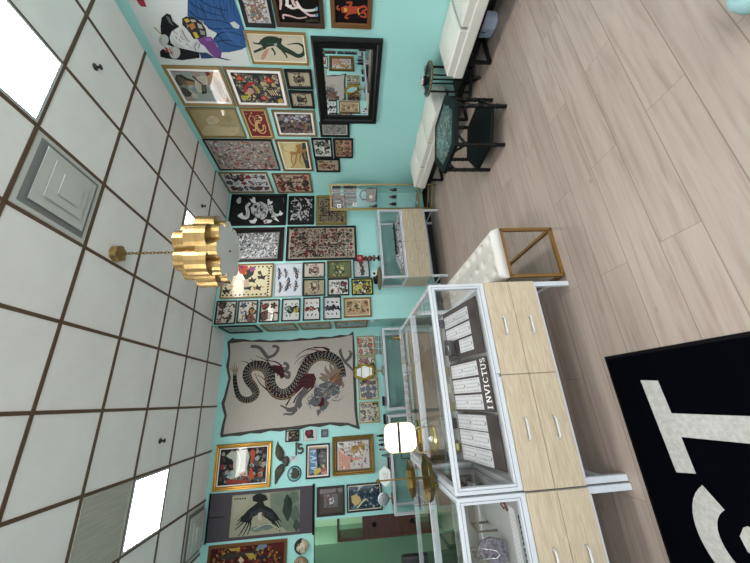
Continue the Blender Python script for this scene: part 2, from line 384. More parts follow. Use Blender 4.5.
def spline(pts, q=5):
    P = [Vector(p) for p in pts]; out = []
    for i in range(len(P) - 1):
        p0, p1, p2, p3 = P[max(i - 1, 0)], P[i], P[i + 1], P[min(i + 2, len(P) - 1)]
        for k in range(q):
            t = k / q; out.append(.5 * ((2 * p1) + (p2 - p0) * t + (2 * p0 - 5 * p1 + 4 * p2 - p3) * t * t + (3 * p1 - p0 - 3 * p2 + p3) * t ** 3))
    out.append(P[-1]); return [tuple(p) for p in out]
# generic kinds of artwork
def motif(A, u, v, r, pal, rnd):
    dark = pal[0]; k = rnd.random()
    asp = .5 + rnd.random() * .9
    if k < .35:
        A.blob(u, v, r, dark, rnd, .3, 12, asp); A.blob(u, v, r * .72, rnd.choice(pal[1:]), rnd, .3, 9, asp); A.ell(u + r * .2, v, r * .22, r * .16, dark)
        A.line([(u - r * .5, v - r * .3), (u + r * .4, v + r * .2)], r * .12, dark)
    elif k < .6:
        a = rnd.random() * 3; c = rnd.choice(pal[1:])
        for q in range(5):
            b = a + q * 1.257; A.ell(u + cos(b) * r * .5 * min(A.w, A.h) / A.w, v + sin(b) * r * .5 * min(A.w, A.h) / A.h, r * .42, r * .3, dark if q % 2 else c, b)
        A.ell(u, v, r * .3, r * .3, c); A.ell(u, v, r * .14, r * .14, dark)
    elif k < .8:
        a = rnd.random() * 3; kx, kz = min(A.w, A.h) / A.w, min(A.w, A.h) / A.h
        pts = [(u + r * kx * (t * cos(a) - .45 * sin(t * 4) * sin(a)), v + r * kz * (t * sin(a) + .45 * sin(t * 4) * cos(a))) for t in [-1 + .2 * i for i in range(11)]]
        A.line(pts, r * .5, dark, r * .1); A.line(pts[:8], r * .26, rnd.choice(pal[1:]), r * .05); A.ell(*pts[0], r * .32, r * .25, dark, a); A.ell(*pts[0], r * .18, r * .13, rnd.choice(pal[1:]), a)
    else:
        A.blob(u, v, r, dark, rnd, .55, 14, asp); A.blob(u, v, r * .6, rnd.choice(pal[1:]), rnd, .5, 9, asp); A.blob(u + r * .2, v + r * .2, r * .25, rnd.choice(pal[1:]), rnd, .3, 7)
def flash(cols, rows, bg, pal, seed=1, fill=.6, pad=.03):
    def fn(A):
        rnd = random.Random(seed); A.bg(bg); k = min(A.w, A.h); nonlocal cols, rows
        if (A.w > A.h * 1.05 and cols < rows) or (A.h > A.w * 1.05 and cols > rows): cols, rows = rows, cols
        cw, ch = (1 - 2 * pad) / cols, (1 - 2 * pad) / rows
        r = min(cw * A.w, ch * A.h) / k * fill
        for j in range(rows):
            for i in range(cols): motif(A, pad + (i + .5 + rnd.uniform(-.08, .08)) * cw, pad + (j + .5 + rnd.uniform(-.08, .08)) * ch, r * rnd.uniform(.75, 1.05), pal, rnd)
        for i in range(cols * rows * 4): A.blob(rnd.uniform(.03, .97), rnd.uniform(.03, .97), r * rnd.uniform(.12, .3), rnd.choice(pal), rnd, .5, 7, .6)
    return fn
def crowd(n, bg, pal, seed=1, r0=.03, r1=.09, margin=.04):
    def fn(A):
        rnd = random.Random(seed); A.bg(bg)
        for i in range(n):
            r = rnd.uniform(r0, r1); A.blob(rnd.uniform(margin, 1 - margin), rnd.uniform(margin, 1 - margin), r, rnd.choice(pal), rnd, .5, 9, rnd.uniform(.3, 1))
    return fn
NB = [0]
def framed(wall, quad, label, art, fc='151515', fw=.03, mt=None, group=None, gloss=1, t=.022, style='flat', cat='framed picture', name='framed_picture', fmat=None, glz=True):
    axis, c, rz = WALLS[wall]; y0 = t * .45
    hs, zs = [], []
    for p in quad:
        q = hit(p[0], p[1], axis, c - t * .8); hs.append(q.x if axis == 1 else -q.y); zs.append(q.z)
    hs.sort(); zs.sort(); n2 = len(quad) // 2
    x0, x1 = sum(hs[:n2]) / n2, sum(hs[-n2:]) / n2; z0, z1 = sum(zs[:n2]) / n2, sum(zs[-n2:]) / n2
    cx, cz, w, h = (x0 + x1) / 2, (z0 + z1) / 2, x1 - x0, z1 - z0
    loc = (cx, c - .001, cz) if axis == 1 else (c - .001, -cx, cz)
    r = empty(name, loc, rz)
    fc = ''.join('%02X' % int(int(fc[i:i+2], 16) * .8) for i in (0, 2, 4))
    fm = fmat or mat('frame_' + fc, fc, .45, spec=.3)
    prof = {'flat': [(0, 0), (0, t), (fw * .9, t), (fw, t * .8), (fw, 0)], 'gold': [(0, 0), (0, t * .7), (fw * .15, t), (fw * .35, t * .95), (fw * .5, t * .7), (fw * .75, t * .62), (fw * .88, t * .72), (fw, t * .5), (fw, 0)], 'thin': [(0, 0), (0, t), (fw, t), (fw, 0)]}[style]
    m = MB(); vs = []; fs = []; K = len(prof)
    for sx, sz in ((-1, -1), (1, -1), (1, 1), (-1, 1)):
        for i, d in prof: vs.append((sx * (w / 2 - i), -d, sz * (h / 2 - i)))
    for a in range(4):
        b = (a + 1) % 4
        for k in range(K): fs.append((a * K + k, a * K + (k + 1) % K, b * K + (k + 1) % K, b * K + k))
    m.add(vs, fs, fm); m.build('frame', r)
    iw, ih = w - 2 * fw, h - 2 * fw; mw = 0
    if mt:
        mc, mw = mt; k = MB(); d = y0 - .001
        mm = mat('mount_' + mc, mc, .8, coat=gloss * .5)
        for (a, b, e, f_) in ((-iw / 2, iw / 2, -ih / 2, -ih / 2 + mw), (-iw / 2, iw / 2, ih / 2 - mw, ih / 2), (-iw / 2, -iw / 2 + mw, -ih / 2 + mw, ih / 2 - mw), (iw / 2 - mw, iw / 2, -ih / 2 + mw, ih / 2 - mw)): k.box(a, b, -d, -.001, e, f_, mm)
        k.build('mat_board', r)
    A = Art(wall, cx, cz, iw - 2 * mw, ih - 2 * mw, y0 - .003, gloss)
    art(A); A.mb.build('picture', r)
    tag(r, label, cat, group); NB[0] += 1
    return r
K_ = '1A1A1C'; P_FL = ['1D1B1C', 'B3332E', '3F6B58', 'C98B3A', '6C6A66', 'A9A39A']
P_BW = ['101012', 'E6E6E6', '9A9A9A', '5A5A5A']; P_RED = ['241A1A', 'A8262A', '7A1F22', 'C9544A', '4A4040']
# ---- custom drawings
def a_alligator(A):
    A.bg('C9BFA9'); o = (230, 0); g = '26382A'; g2 = '36503A'
    A.tr(o, [(150, 255), (165, 235), (185, 225), (170, 262), (155, 282), (145, 275)], 'C08A7A')
    A.trl(o, [(112, 244), (140, 232), (165, 222)], 0.0210, g, w2=0.0294)
    A.trl(o, [(150, 205), (180, 200), (215, 200), (245, 225), (285, 245), (320, 262), (345, 250), (345, 222), (325, 206), (300, 204), (268, 210)], 0.0840, g, w2=0.0050)
    A.trl(o, [(150, 215), (175, 190), (215, 188), (240, 200)], 0.0840, g, w2=0.0588)
    for q in ([(165, 200), (135, 205), (108, 200)], [(195, 225), (210, 245), (208, 258)], [(240, 230), (262, 258), (268, 272)], [(220, 190), (240, 182), (235, 205)]): A.trl(o, q, 0.0231, g, w2=0.0126)
    A.trl(o, [(170, 205), (215, 205), (250, 225), (300, 250)], 0.0126, g2, w2=0.0042)
    A.tr(o, [(205, 205), (220, 200), (222, 212), (208, 216)], '8C9896'); A.tr(o, [(146, 228), (154, 224), (152, 232)], 'C07A3A')
def a_ratcat(A):
    A.bg('0C0B0B'); o = (230, 0); p = 'D8B4B4'; w = 'E3D8D6'
    A.trl(o, [(232, -20), (238, 10), (235, 45)], 0.0350, p, w2=0.0150); A.trl(o, [(252, 88), (250, 70), (285, 75), (320, 85), (360, 80)], 0.0175, p, w2=0.0100)
    A.trl(o, [(268, -10), (270, 25), (290, 30)], 0.0300, w, w2=0.0250); A.trl(o, [(290, -20), (300, 20), (330, 38), (370, 70), (405, 72)], 0.0300, p, w2=0.0175); A.trl(o, [(310, 5), (340, 45), (385, 48), (408, 40)], 0.0250, w, w2=0.0150)
    A.trl(o, [(260, 20), (290, 38), (320, 35)], 0.0250, w, w2=0.0100); A.tr(o, [(398, 38), (410, 30), (412, 48), (402, 52)], '6BA8C9'); A.tr(o, [(398, 66), (412, 62), (415, 76), (400, 80)], '4C8AB5')
    A.trl(o, [(355, 100), (400, 95), (430, 112)], 0.0250, '3A382A', w2=0.0100)
def a_devil(A):
    A.bg('0D0B0C'); o = (230, 0); r = 'B5452C'
    A.tr(o, [(520, 35), (545, 25), (555, 45), (545, 62), (525, 60)], r); A.tr(o, [(550, 28), (600, 30), (605, 60), (560, 68), (545, 50)], r)
    for q in ([(515, 45), (500, 38), (508, 25)], [(555, 62), (540, 82), (556, 85)], [(560, 30), (570, 12), (545, 12)], [(600, 38), (630, 30), (640, 45), (620, 50)], [(600, 58), (630, 60), (636, 80), (610, 75)]): A.trl(o, q, 0.0210, r, w2=0.0132)
    A.tr(o, [(534, 38), (544, 34), (550, 44), (545, 56), (536, 55)], 'D9A23A'); A.tr(o, [(596, 40), (606, 38), (610, 66), (602, 72)], 'D9A23A'); A.tr(o, [(602, 44), (612, 42), (616, 58), (606, 62)], '1B1512')
def a_sketch(A):
    A.bg('A39468'); rnd = random.Random(3)
    o = (150, 100)
    A.tr(o, [(262, 90), (285, 72), (315, 78), (325, 100), (305, 118), (275, 115)], 'B9AE8A'); A.tr(o, [(240, 150), (262, 122), (310, 118), (360, 130), (415, 125), (420, 150), (390, 168), (300, 170), (245, 168)], 'B2A67E')
    A.tr(o, [(345, 85), (375, 70), (390, 95), (370, 110)], '988A60')
    for i in range(26):
        u, v = rnd.uniform(.2, .9), rnd.uniform(.15, .85); A.line([(u, v), (u + rnd.uniform(-.08, .08), v + rnd.uniform(-.1, .1)), (u + rnd.uniform(-.1, .1), v + rnd.uniform(-.12, .12))], .008, '7E7048')
def a_snake(A):
    A.bg('7C1F22'); c = 'C9A56A'
    for r_, cx, cy in ((.26, .38, .4), (.17, .4, .42)):
        pts = [(cx + r_ * cos(a), cy + r_ * .9 * sin(a)) for a in [radians(d) for d in range(-30, 300, 18)]]; A.line(pts, .09, c, .05)
    A.line([(.2, .75), (.4, .65), (.5, .8), (.7, .85), (.85, .7), (.75, .55), (.6, .6)], .06, c, .04); A.line([(.62, .3), (.75, .2), (.85, .35), (.8, .5)], .07, 'D9BC86', .02)
    A.ell(.38, .4, .06, .06, '3A2A20'); rnd = random.Random(4)
    for i in range(14): A.blob(rnd.uniform(.08, .92), rnd.uniform(.08, .92), .035, rnd.choice(['E3CFA0', '4A1214', '8FA37A']), rnd)
def a_roses(A):
    A.bg('2C2F38'); rnd = random.Random(11)
    for i in range(260): A.blob(rnd.uniform(.03, .97), rnd.uniform(.04, .96), rnd.uniform(.025, .06), rnd.choice(['6E7068', 'A9A08A', '4A5850', '8A7060', '3A3E46', 'C9B07A']), rnd)
    def rose(u, v, r, c='B5332E'):
        A.ell(u, v, r, r, '6E1A1C'); 
        for q in range(6): A.ell(u + cos(q) * r * .4, v + sin(q) * r * .5, r * .42, r * .34, c if q % 2 else 'D0544A', q)
        A.ell(u, v, r * .3, r * .3, 'D98A4A')
    def TR(p, c): A.tr((225, 60), p, c, 9.375)
    TR([(175, 280), (185, 235), (220, 205), (280, 200), (290, 218), (235, 228), (205, 255), (195, 310), (178, 300)], 'B5332E'); TR([(258, 238), (300, 240), (328, 275), (315, 318), (300, 280)], 'B5A23A'); TR([(150, 330), (190, 325), (225, 345), (210, 365), (160, 362)], 'C2B23C')
    TR([(215, 255), (255, 262), (275, 300), (240, 322), (215, 300)], 'C98F88'); TR([(212, 290), (240, 310), (240, 335), (215, 325)], 'D9B23A'); TR([(385, 290), (430, 262), (480, 300), (500, 335), (450, 350), (415, 330)], '3E2A44'); 
    for k in range(4): A.trl((225, 60), [(400 + 22 * k, 275), (440 + 18 * k, 325)], .012, 'D9CB96', 9.375)
    TR([(495, 365), (525, 355), (542, 380), (520, 398), (498, 392)], 'C9A93A')
    def rp(x, y, r): 
        q = A.px(225 + x / 9.375, 60 + y / 9.375); rose(q[0] / A.w + .5, q[1] / A.h + .5, r)
    rp(140, 165, .1); rp(412, 185, .11); rp(367, 350, .1)
def a_crane(A):
    A.bg('8E9A94'); o = (160, 60); k = 9.375; TR = lambda p, c: A.tr(o, p, c, k)
    rnd = random.Random(5)
    for i in range(16): A.blob(rnd.uniform(.05, .95), rnd.uniform(.1, .9), rnd.uniform(.1, .2), rnd.choice(['A7AEA6', '7F8F8C', 'B5AFA0', '9C8A84']), rnd)
    TR([(80, 92), (330, 90), (300, 110), (90, 108)], '8A5A5C'); TR([(400, 95), (550, 98), (660, 400), (580, 405), (500, 240)], 'B98A62')
    TR([(140, 180), (150, 140), (200, 135), (250, 165), (330, 195), (330, 225), (230, 215), (190, 250), (160, 215)], '33332E'); TR([(200, 210), (240, 190), (320, 205), (325, 235), (240, 235)], '9A7A4A')
    TR([(190, 250), (240, 260), (300, 310), (290, 340), (240, 345), (200, 310)], '3C3F38'); TR([(325, 200), (350, 155), (420, 150), (450, 200), (430, 300), (360, 300), (330, 250)], 'C2BCA8')
    A.trl(o, [(305, 150), (350, 190), (410, 245), (400, 300)], .02, '2A2622', k); TR([(385, 235), (435, 230), (440, 310), (395, 320)], '2E2C28'); TR([(490, 140), (560, 210), (620, 330), (600, 375), (540, 300), (500, 210)], '55584A')
    for i in range(9): A.trl(o, [(150 + i * 8, 150 + i * 2), (175 + i * 9, 185 + i * 3), (190 + i * 10, 240 + i * 6)], .006, '5E5A4E', k)
    for i in range(8): A.trl(o, [(500 + i * 6, 150 + i * 10), (540 + i * 6, 240 + i * 10), (575 + i * 5, 340 + i * 4)], .005, '2E2C26', k)
    for i in range(7): A.trl(o, [(345 + i * 12, 165), (350 + i * 12, 230), (365 + i * 10, 290)], .004, '8A8270', k)
    A.trl(o, [(505, 165), (560, 240), (600, 350)], .012, 'A9A27A', k); TR([(415, 95), (455, 100), (470, 135), (440, 150)], '5A2A3E')
def a_leopard(A):
    o = (270, 100); A.bg('C9B47A'); TR = lambda p, c: A.tr(o, p, c)
    TR([(60, 200), (120, 200), (100, 325), (72, 325)], 'D6C48E'); TR([(150, 200), (176, 200), (188, 322), (170, 322), (150, 260)], '3E4440')
    c = 'A87A44'; A.trl(o, [(95, 245), (115, 250), (150, 240), (170, 232)], 0.0600, c, w2=0.0480); A.trl(o, [(140, 215), (135, 235), (150, 245)], 0.0540, c, w2=0.0480); TR([(120, 212), (145, 205), (150, 228), (130, 238)], c)
    A.trl(o, [(92, 245), (75, 240), (60, 228), (60, 212), (78, 212)], 0.0084, c, w2=0.0084)
    for q in ([(105, 250), (100, 280), (108, 300)], [(125, 255), (118, 295), (100, 318)], [(160, 242), (168, 275), (178, 280)], [(145, 252), (140, 285), (155, 300)]): A.trl(o, q, 0.0270, c, w2=0.0150)
    rnd = random.Random(2)
    for i in range(26): 
        x, y = rnd.uniform(98, 165), rnd.uniform(225, 258); q = A.px(o[0] + x / 4.6875, o[1] + y / 4.6875); A.ell(q[0] / A.w + .5, q[1] / A.h + .5, .012, .01, '4A2E16')
def a_skulldragon(A):
    A.bg('15181A'); o = (225, 180); k = 9.375; TR = lambda p, c='E2E4E6': A.tr(o, p, c, k)
    for e in ([(230, 172), (255, 185), (262, 160), (282, 165), (285, 200), (300, 225), (255, 215)], [(400, 180), (415, 178), (420, 200), (448, 198), (440, 222), (400, 240)], [(225, 380), (265, 375), (290, 345), (300, 375), (280, 408), (240, 405)], [(380, 370), (445, 375), (430, 400), (370, 410), (360, 380)]): TR(e)
    TR([(110, 185), (135, 160), (152, 165), (148, 215), (125, 225), (108, 205)], 'B4B8BA')
    TR([(240, 260), (280, 215), (335, 202), (390, 230), (410, 280), (385, 350), (350, 372), (300, 350), (250, 310)], 'BFC3C6')
    A.trl(o, [(130, 325), (170, 350), (205, 350), (215, 300), (205, 250), (235, 215)], .075, 'CDD0D2', k, w2=.05); A.trl(o, [(425, 240), (440, 300), (480, 330), (525, 315)], .08, 'CDD0D2', k, w2=.04)
    TR([(440, 330), (475, 345), (510, 392), (470, 375), (430, 350)]); TR([(505, 325), (515, 285), (530, 300), (548, 315), (525, 335)]); TR([(120, 330), (160, 305), (170, 325), (150, 350)])
    rnd = random.Random(8)
    for i in range(110):
        x, y = rnd.uniform(245, 480), rnd.uniform(210, 360); A.trl(o, [(x, y), (x + rnd.uniform(-18, 18), y + rnd.uniform(-14, 14)), (x + rnd.uniform(-22, 22), y + rnd.uniform(-20, 20))], .008, '2A2E32', k)
    for i in range(26): t = i / 26; A.trl(o, [(190 + 20 * sin(t * 3), 350 - 130 * t), (212 + 12 * sin(t * 3), 346 - 130 * t)], .004, '4A4E52', k)
    TR([(328, 272), (352, 268), (358, 292), (335, 298)], '4A1618'); TR([(275, 240), (300, 235), (305, 262), (280, 268)], '1C1E20'); TR([(375, 375), (400, 380), (395, 408), (372, 402)], 'A88A86')
    A.tr(o, [(545, 170), (552, 170), (556, 215), (549, 215)], '6A6C6E', k)
def a_skeleton(A):
    A.bg('1B1C1E'); rnd = random.Random(21); A.poly([(0, .0), (.16, 0), (.16, 1), (0, 1)], '232426')
    A.ell(.25, .8, .17, .15, 'C9CACB'); A.ell(.2, .78, .04, .05, '151617'); A.ell(.3, .8, .04, .05, '151617')
    for i in range(150): A.blob(rnd.uniform(.1, .95), rnd.uniform(.04, .96), rnd.uniform(.03, .08), rnd.choice(['A9ABAD', '6A6C6E', '2A2B2D', 'D2D3D4', '1B1C1E', '1B1C1E']), rnd, .5, 9, .5)
    A.line([(.1, .5), (.4, .62), (.6, .5), (.8, .6)], .08, 'B4B6B8', .05)
def a_eagles(A):
    o = (200, 180); A.bg('D6C9A4'); rnd = random.Random(31)
    for i in range(44):
        t = i / 44 * 4; s_ = int(t); f = t - s_; u, v = [(f, .04), (.965, f), (1 - f, .96), (.035, 1 - f)][s_]; A.blob(u * .94 + .03, v * .94 + .03, .03, '3A3428', rnd)
    TR = lambda p, c: A.tr(o, p, c)
    TR([(200, 445), (225, 415), (255, 425), (250, 445), (215, 470)], '3A3B30'); TR([(225, 412), (250, 405), (262, 420), (240, 432)], '8A4A7A'); TR([(175, 400), (225, 402), (215, 445), (185, 440)], 'B5452E'); TR([(180, 402), (205, 402), (200, 420)], '7A2A5A')
    for cx, cy in ((290, 455), (270, 505), (225, 505), (245, 470), (130, 475), (125, 520)):
        TR([(cx - 22, cy - 6), (cx - 6, cy - 4), (cx - 4, cy - 18), (cx + 6, cy - 4), (cx + 22, cy - 10), (cx + 12, cy + 6), (cx + 16, cy + 14), (cx - 2, cy + 8), (cx - 16, cy + 10)], '34302A')
    for i in range(12): A.blob(rnd.uniform(.1, .9), rnd.uniform(.1, .9), .025, 'C98A3A', rnd)
    TR([(195, 470), (228, 465), (232, 500), (210, 505)], 'C0A48E'); TR([(270, 430), (284, 425), (290, 440), (276, 446)], '4A4234')
def a_swallows(A):
    A.bg('CCD3DC'); rnd = random.Random(17)
    for (u, v, s) in ((.28, .78, 1), (.7, .84, 1.1), (.35, .5, 1.3), (.72, .6, .9), (.3, .2, 1), (.72, .2, 1.2)):
        d = '262B33'; 
        w_ = .25 * s; t = rnd.uniform(-.5, .5); R_ = lambda x, y: (u + (x * cos(t) - y * sin(t)) * s * .9, v + (x * sin(t) + y * cos(t)) * s * .8)
        for sg in (-1, 1):
            A.poly([R_(0, .03), R_(sg * .08, .09), (R_(sg * .22, .06)), R_(sg * .16, .02), R_(sg * .19, -.02), R_(sg * .11, -.02), R_(sg * .12, -.06), R_(0, -.03)], d); A.poly([R_(sg * .02, .03), R_(sg * .09, .065), R_(sg * .16, .045), R_(sg * .08, .01)], '8490A0')
        A.poly([R_(-.025, .05), R_(0, .09), R_(.025, .05), R_(.02, -.05), R_(.07, -.16), R_(0, -.08), R_(-.07, -.16), R_(-.02, -.05)], d); A.poly([R_(-.012, .03), R_(.012, .03), R_(.012, -.05), R_(-.012, -.05)], 'B5703A'); A.ell(*R_(0, .07), .02, .018, 'C9CFD6')
        for q in range(3): A.blob(u + rnd.uniform(-.12, .12), v + rnd.uniform(-.12, .12), .022, rnd.choice(['6A7684', 'A9B4C0', 'B5703A']), rnd)
def a_portrait(bg, ring, pal, seed):
    def fn(A):
        rnd = random.Random(seed); A.bg(bg); A.ell(.5, .5, .42, .36, ring, 0, 24); A.ell(.5, .5, .37, .315, bg, 0, 24)
        for i in range(44): A.blob(.5 + rnd.uniform(-.2, .2), .5 + rnd.uniform(-.22, .22), rnd.uniform(.04, .1), rnd.choice(pal), rnd)
        for i in range(10): A.blob(rnd.choice([.1, .9]) + rnd.uniform(-.04, .04), rnd.uniform(.1, .9), .05, rnd.choice(pal), rnd)
    return fn
def a_reading(A):   # three stacked motifs on a white sheet
    pass
def stack3(bg, c, seed):
    def fn(A):
        rnd = random.Random(seed); A.bg(bg)
        for v, cc in zip((.8, .5, .2), c):
            motif(A, .5, v, .24, ['1E1C1C', cc, cc, '8A8580'], rnd); 
            for s in (-.28, .28): A.blob(.5 + s, v + rnd.uniform(-.05, .05), .09, cc if rnd.random() < .5 else '2A2828', rnd, .5, 10, .5)
    return fn
def a_glare(A):  # lively oil painting with red and cream
    A.bg('1E1F20'); rnd = random.Random(41); o = (205, 440); k = 9.375; TR = lambda p, c: A.tr(o, p, c, k)
    for i in range(170): A.blob(rnd.uniform(.04, .96), rnd.uniform(.05, .95), rnd.uniform(.02, .08), rnd.choice(['4A4A48', '6E6A60', '8A2E26', '2E4A48', '9A988C', '141414']), rnd)
    TR([(200, 150), (240, 110), (400, 90), (420, 150), (395, 260), (400, 340), (330, 330), (250, 370), (200, 350), (260, 280), (270, 200)], 'B9BDB0'); TR([(210, 170), (260, 180), (270, 280), (230, 290), (200, 250)], '18181A'); TR([(225, 230), (262, 228), (265, 262), (235, 262)], '6A3026')
    TR([(430, 100), (460, 85), (475, 120), (450, 210), (425, 220), (435, 150)], 'C0472E'); TR([(425, 250), (445, 270), (465, 350), (430, 375), (405, 335), (420, 300)], 'C0472E'); TR([(490, 310), (520, 305), (530, 340), (505, 352)], 'C0472E'); TR([(190, 375), (300, 372), (420, 375), (400, 398), (200, 410)], '9A3526')
    TR([(320, 310), (375, 290), (390, 325), (330, 335)], 'B07A72'); TR([(210, 320), (240, 300), (255, 330), (225, 350)], '7F9CB5'); TR([(465, 165), (500, 158), (505, 175), (470, 180)], '86A8BE')
    A.trl(o, [(300, 95), (330, 180), (310, 300)], .02, 'D8D4CC', k)
def a_kimono_crow(A):  # scroll with a black bird
    o = (205, 485); k = 7.21; TR = lambda p, c: A.tr(o, p, c, k)
    A.bg('9C9A82'); rnd = random.Random(51)
    TR([(200, 85), (330, 75), (300, 160), (200, 250)], 'A5A38C'); TR([(470, 60), (680, 32), (680, 330), (590, 335), (520, 260), (470, 150)], '707C6C')
    for i in range(26): A.tr(o, [(590 + rnd.uniform(-90, 80) + 22 * cos(a), 170 + rnd.uniform(-120, 140) + 28 * sin(a)) for a in [0, 1.2, 2.3, 3.4, 4.6, 5.5]], rnd.choice(['5A6A5C', '4A5A50', '7F8A78', '3E4C44']), k) if False else None
    for (x, y, rx, ry, c) in ((595, 165, 34, 90, '2E3C36'), (640, 90, 36, 40, '5C6C5E'), (650, 210, 30, 60, '56655A'), (530, 110, 34, 40, '66776A'), (600, 290, 60, 30, '6A7868'), (660, 290, 24, 40, '3E4C42'), (440, 300, 50, 24, '64746C'), (370, 320, 46, 20, '6E7C74'), (610, 130, 20, 40, '24302C')):
        TR([(x + rx * cos(a) * (1 + .15 * sin(5 * a)), y + ry * sin(a) * (1 + .12 * cos(4 * a))) for a in [2 * pi * i / 18 for i in range(18)]], c)
    b = '1C2022'
    TR([(400, 60), (440, 75), (452, 105), (420, 120), (430, 145), (480, 170), (520, 215), (540, 250), (500, 260), (440, 240), (410, 215), (375, 215), (345, 230), (330, 275), (290, 270), (250, 262), (270, 225), (310, 180), (355, 145), (380, 125), (345, 115), (345, 85), (370, 65)], b)
    for i in range(13): a = radians(195 + i * 14); A.trl(o, [(398, 100), (398 + 60 * cos(a), 105 + 52 * sin(a))], .014, b, k, w2=.006)
    for s, e in (((300, 245), (215, 325)), ((310, 255), (240, 370)), ((320, 265), (272, 368)), ((330, 270), (305, 360)), ((285, 235), (225, 290)), ((270, 225), (235, 262)), ((480, 240), (542, 335)), ((470, 240), (520, 320)), ((500, 225), (552, 270)), ((490, 235), (545, 300)), ((455, 240), (500, 300))): A.trl(o, [s, ((s[0] + e[0]) / 2 + 6, (s[1] + e[1]) / 2 - 4), e], .024, b, k, w2=.008)
    for i in range(18): A.trl(o, [(330 + i * 9, 165 + abs(i - 8) * 4), (322 + i * 10, 205 + abs(i - 8) * 5)], .005, '4A5254', k)
    TR([(385, 200), (412, 195), (415, 240), (395, 258), (378, 235)], 'B9B5A0'); TR([(405, 200), (420, 205), (412, 245)], '8A5A42')
    for i in range(5): TR([(212 + i * 18, 97 - i), (224 + i * 18, 94 - i), (226 + i * 18, 104 - i), (214 + i * 18, 107 - i)], '3A3C36')
    A.trl(o, [(350, 320), (450, 280), (540, 320)], .01, 'B5B49E', k)
def a_cougar(A):
    A.bg('B9B4AE'); o = (326, 425); k = 13.39; TR = lambda p, c: A.tr(o, p, c, k)
    rnd = random.Random(61)
    TR([(150, 230), (290, 225), (340, 300), (230, 400), (170, 330)], 'CFCBC4'); TR([(170, 330), (230, 390), (290, 420), (330, 560), (330, 720), (170, 700)], 'C98468'); TR([(300, 400), (360, 430), (500, 430), (420, 470), (330, 490), (290, 450)], 'C9806C')
    TR([(330, 400), (345, 290), (390, 265), (440, 285), (430, 350), (400, 385), (360, 400)], 'A8843E'); TR([(430, 240), (470, 205), (520, 250), (520, 330), (490, 370), (450, 320), (500, 400), (480, 420), (430, 330)], '97793E'); TR([(380, 385), (440, 370), (450, 400), (400, 410)], 'DAD6CE')
    TR([(400, 470), (430, 480), (460, 540), (430, 550)], 'D8C9A0'); TR([(440, 290), (470, 300), (500, 360), (480, 370), (450, 330)], 'D6C596')
    for i in range(70): A.blob(rnd.uniform(.05, .95), rnd.uniform(.05, .95), rnd.uniform(.015, .045), rnd.choice(['5A6048', '8A4A3A', '6A6A66', 'B5504A', 'D8D2C8', 'A88A5A', '4A4440']), rnd)
    TR([(160, 240), (220, 235), (250, 255), (200, 280)], '5E6048'); TR([(520, 460), (540, 475), (525, 505), (510, 490)], '9A2430')
def a_street(A):
    A.bg('5A5450'); o = (265, 425); k = 9.375; TR = lambda p, c: A.tr(o, p, c, k)
    A.tr(o, [(400, 200), (575, 190), (580, 215), (405, 225)], 'C09A72', k); TR([(402, 215), (425, 213), (425, 480), (402, 482)], 'A87A58'); TR([(420, 225), (480, 222), (495, 440), (420, 460)], '5E88AE'); TR([(480, 222), (575, 215), (580, 460), (495, 440)], '3A3838')
    for (a, b_) in (((425, 250), (475, 240)), ((475, 240), (450, 270)), ((425, 290), (480, 310)), ((425, 330), (480, 310)), ((450, 295), (452, 325)), ((430, 345), (480, 350)), ((480, 350), (480, 385)), ((430, 400), (485, 400)), ((430, 400), (485, 430))): A.trl(o, [a, b_], .016, 'B8D2E8', k)
    for i in range(12): TR([(500 + (i % 3) * 24, 235 + (i // 3) * 42), (518 + (i % 3) * 24, 235 + (i // 3) * 42), (518 + (i % 3) * 24, 262 + (i // 3) * 42), (500 + (i % 3) * 24, 262 + (i // 3) * 42)], random.Random(i).choice(['55504E', '6A625C', '4A4646', '2A2828']))
    TR([(455, 440), (480, 410), (515, 398), (528, 430), (490, 460), (465, 470)], 'D9B84A'); TR([(530, 420), (570, 400), (580, 425), (545, 440)], 'B5302C'); TR([(535, 375), (555, 370), (560, 400), (545, 405)], 'D9B84A'); TR([(525, 440), (580, 430), (580, 470), (540, 478)], 'B97A6A')
def a_map(A):
    A.bg('23384A'); o = (300, 400); rnd = random.Random(71)
    for i in range(70): A.blob(rnd.uniform(.05, .95), rnd.uniform(.05, .95), rnd.uniform(.02, .08), rnd.choice(['2E5068', '6E8088', 'A9A99A', '18242E', '4A6A6A', '8A9488', '31424A']), rnd)
    A.tr(o, [(240, 450), (262, 442), (282, 455), (285, 475), (262, 497), (243, 480)], 'C9B070'); A.trl(o, [(270, 505), (290, 480), (310, 462)], .02, 'D8CFA0'); A.tr(o, [(262, 400), (300, 398), (280, 412)], 'A9B4B8')
def a_armor(A):
    A.bg('4A1A1A'); rnd = random.Random(81); o = (205, 485); k = 7.21; TR = lambda p, c: A.tr(o, p, c, k)
    for i in range(260): A.blob(rnd.uniform(.03, .97), rnd.uniform(.03, .97), rnd.uniform(.03, .08), rnd.choice(['7A2420', '5A1A1A', '8A6A2A', '3A3A3A', '9A3A2A', '2A1A1A', 'A88A3A']), rnd)
    TR([(110, 520), (150, 490), (250, 485), (330, 475), (400, 470), (330, 492), (220, 520), (150, 540)], '3A3834'); TR([(375, 450), (390, 425), (445, 420), (448, 445), (400, 460), (385, 475)], '6E8496'); TR([(380, 510), (440, 495), (450, 520), (400, 540)], '2A2A2C'); TR([(170, 455), (240, 450), (260, 470), (190, 475)], 'B5983A'); TR([(290, 490), (350, 488), (370, 520), (320, 530)], 'B0923A'); TR([(240, 540), (260, 512), (285, 540), (262, 565)], 'C9B48A'); TR([(480, 430), (580, 400), (580, 470), (500, 480)], '5A2018')
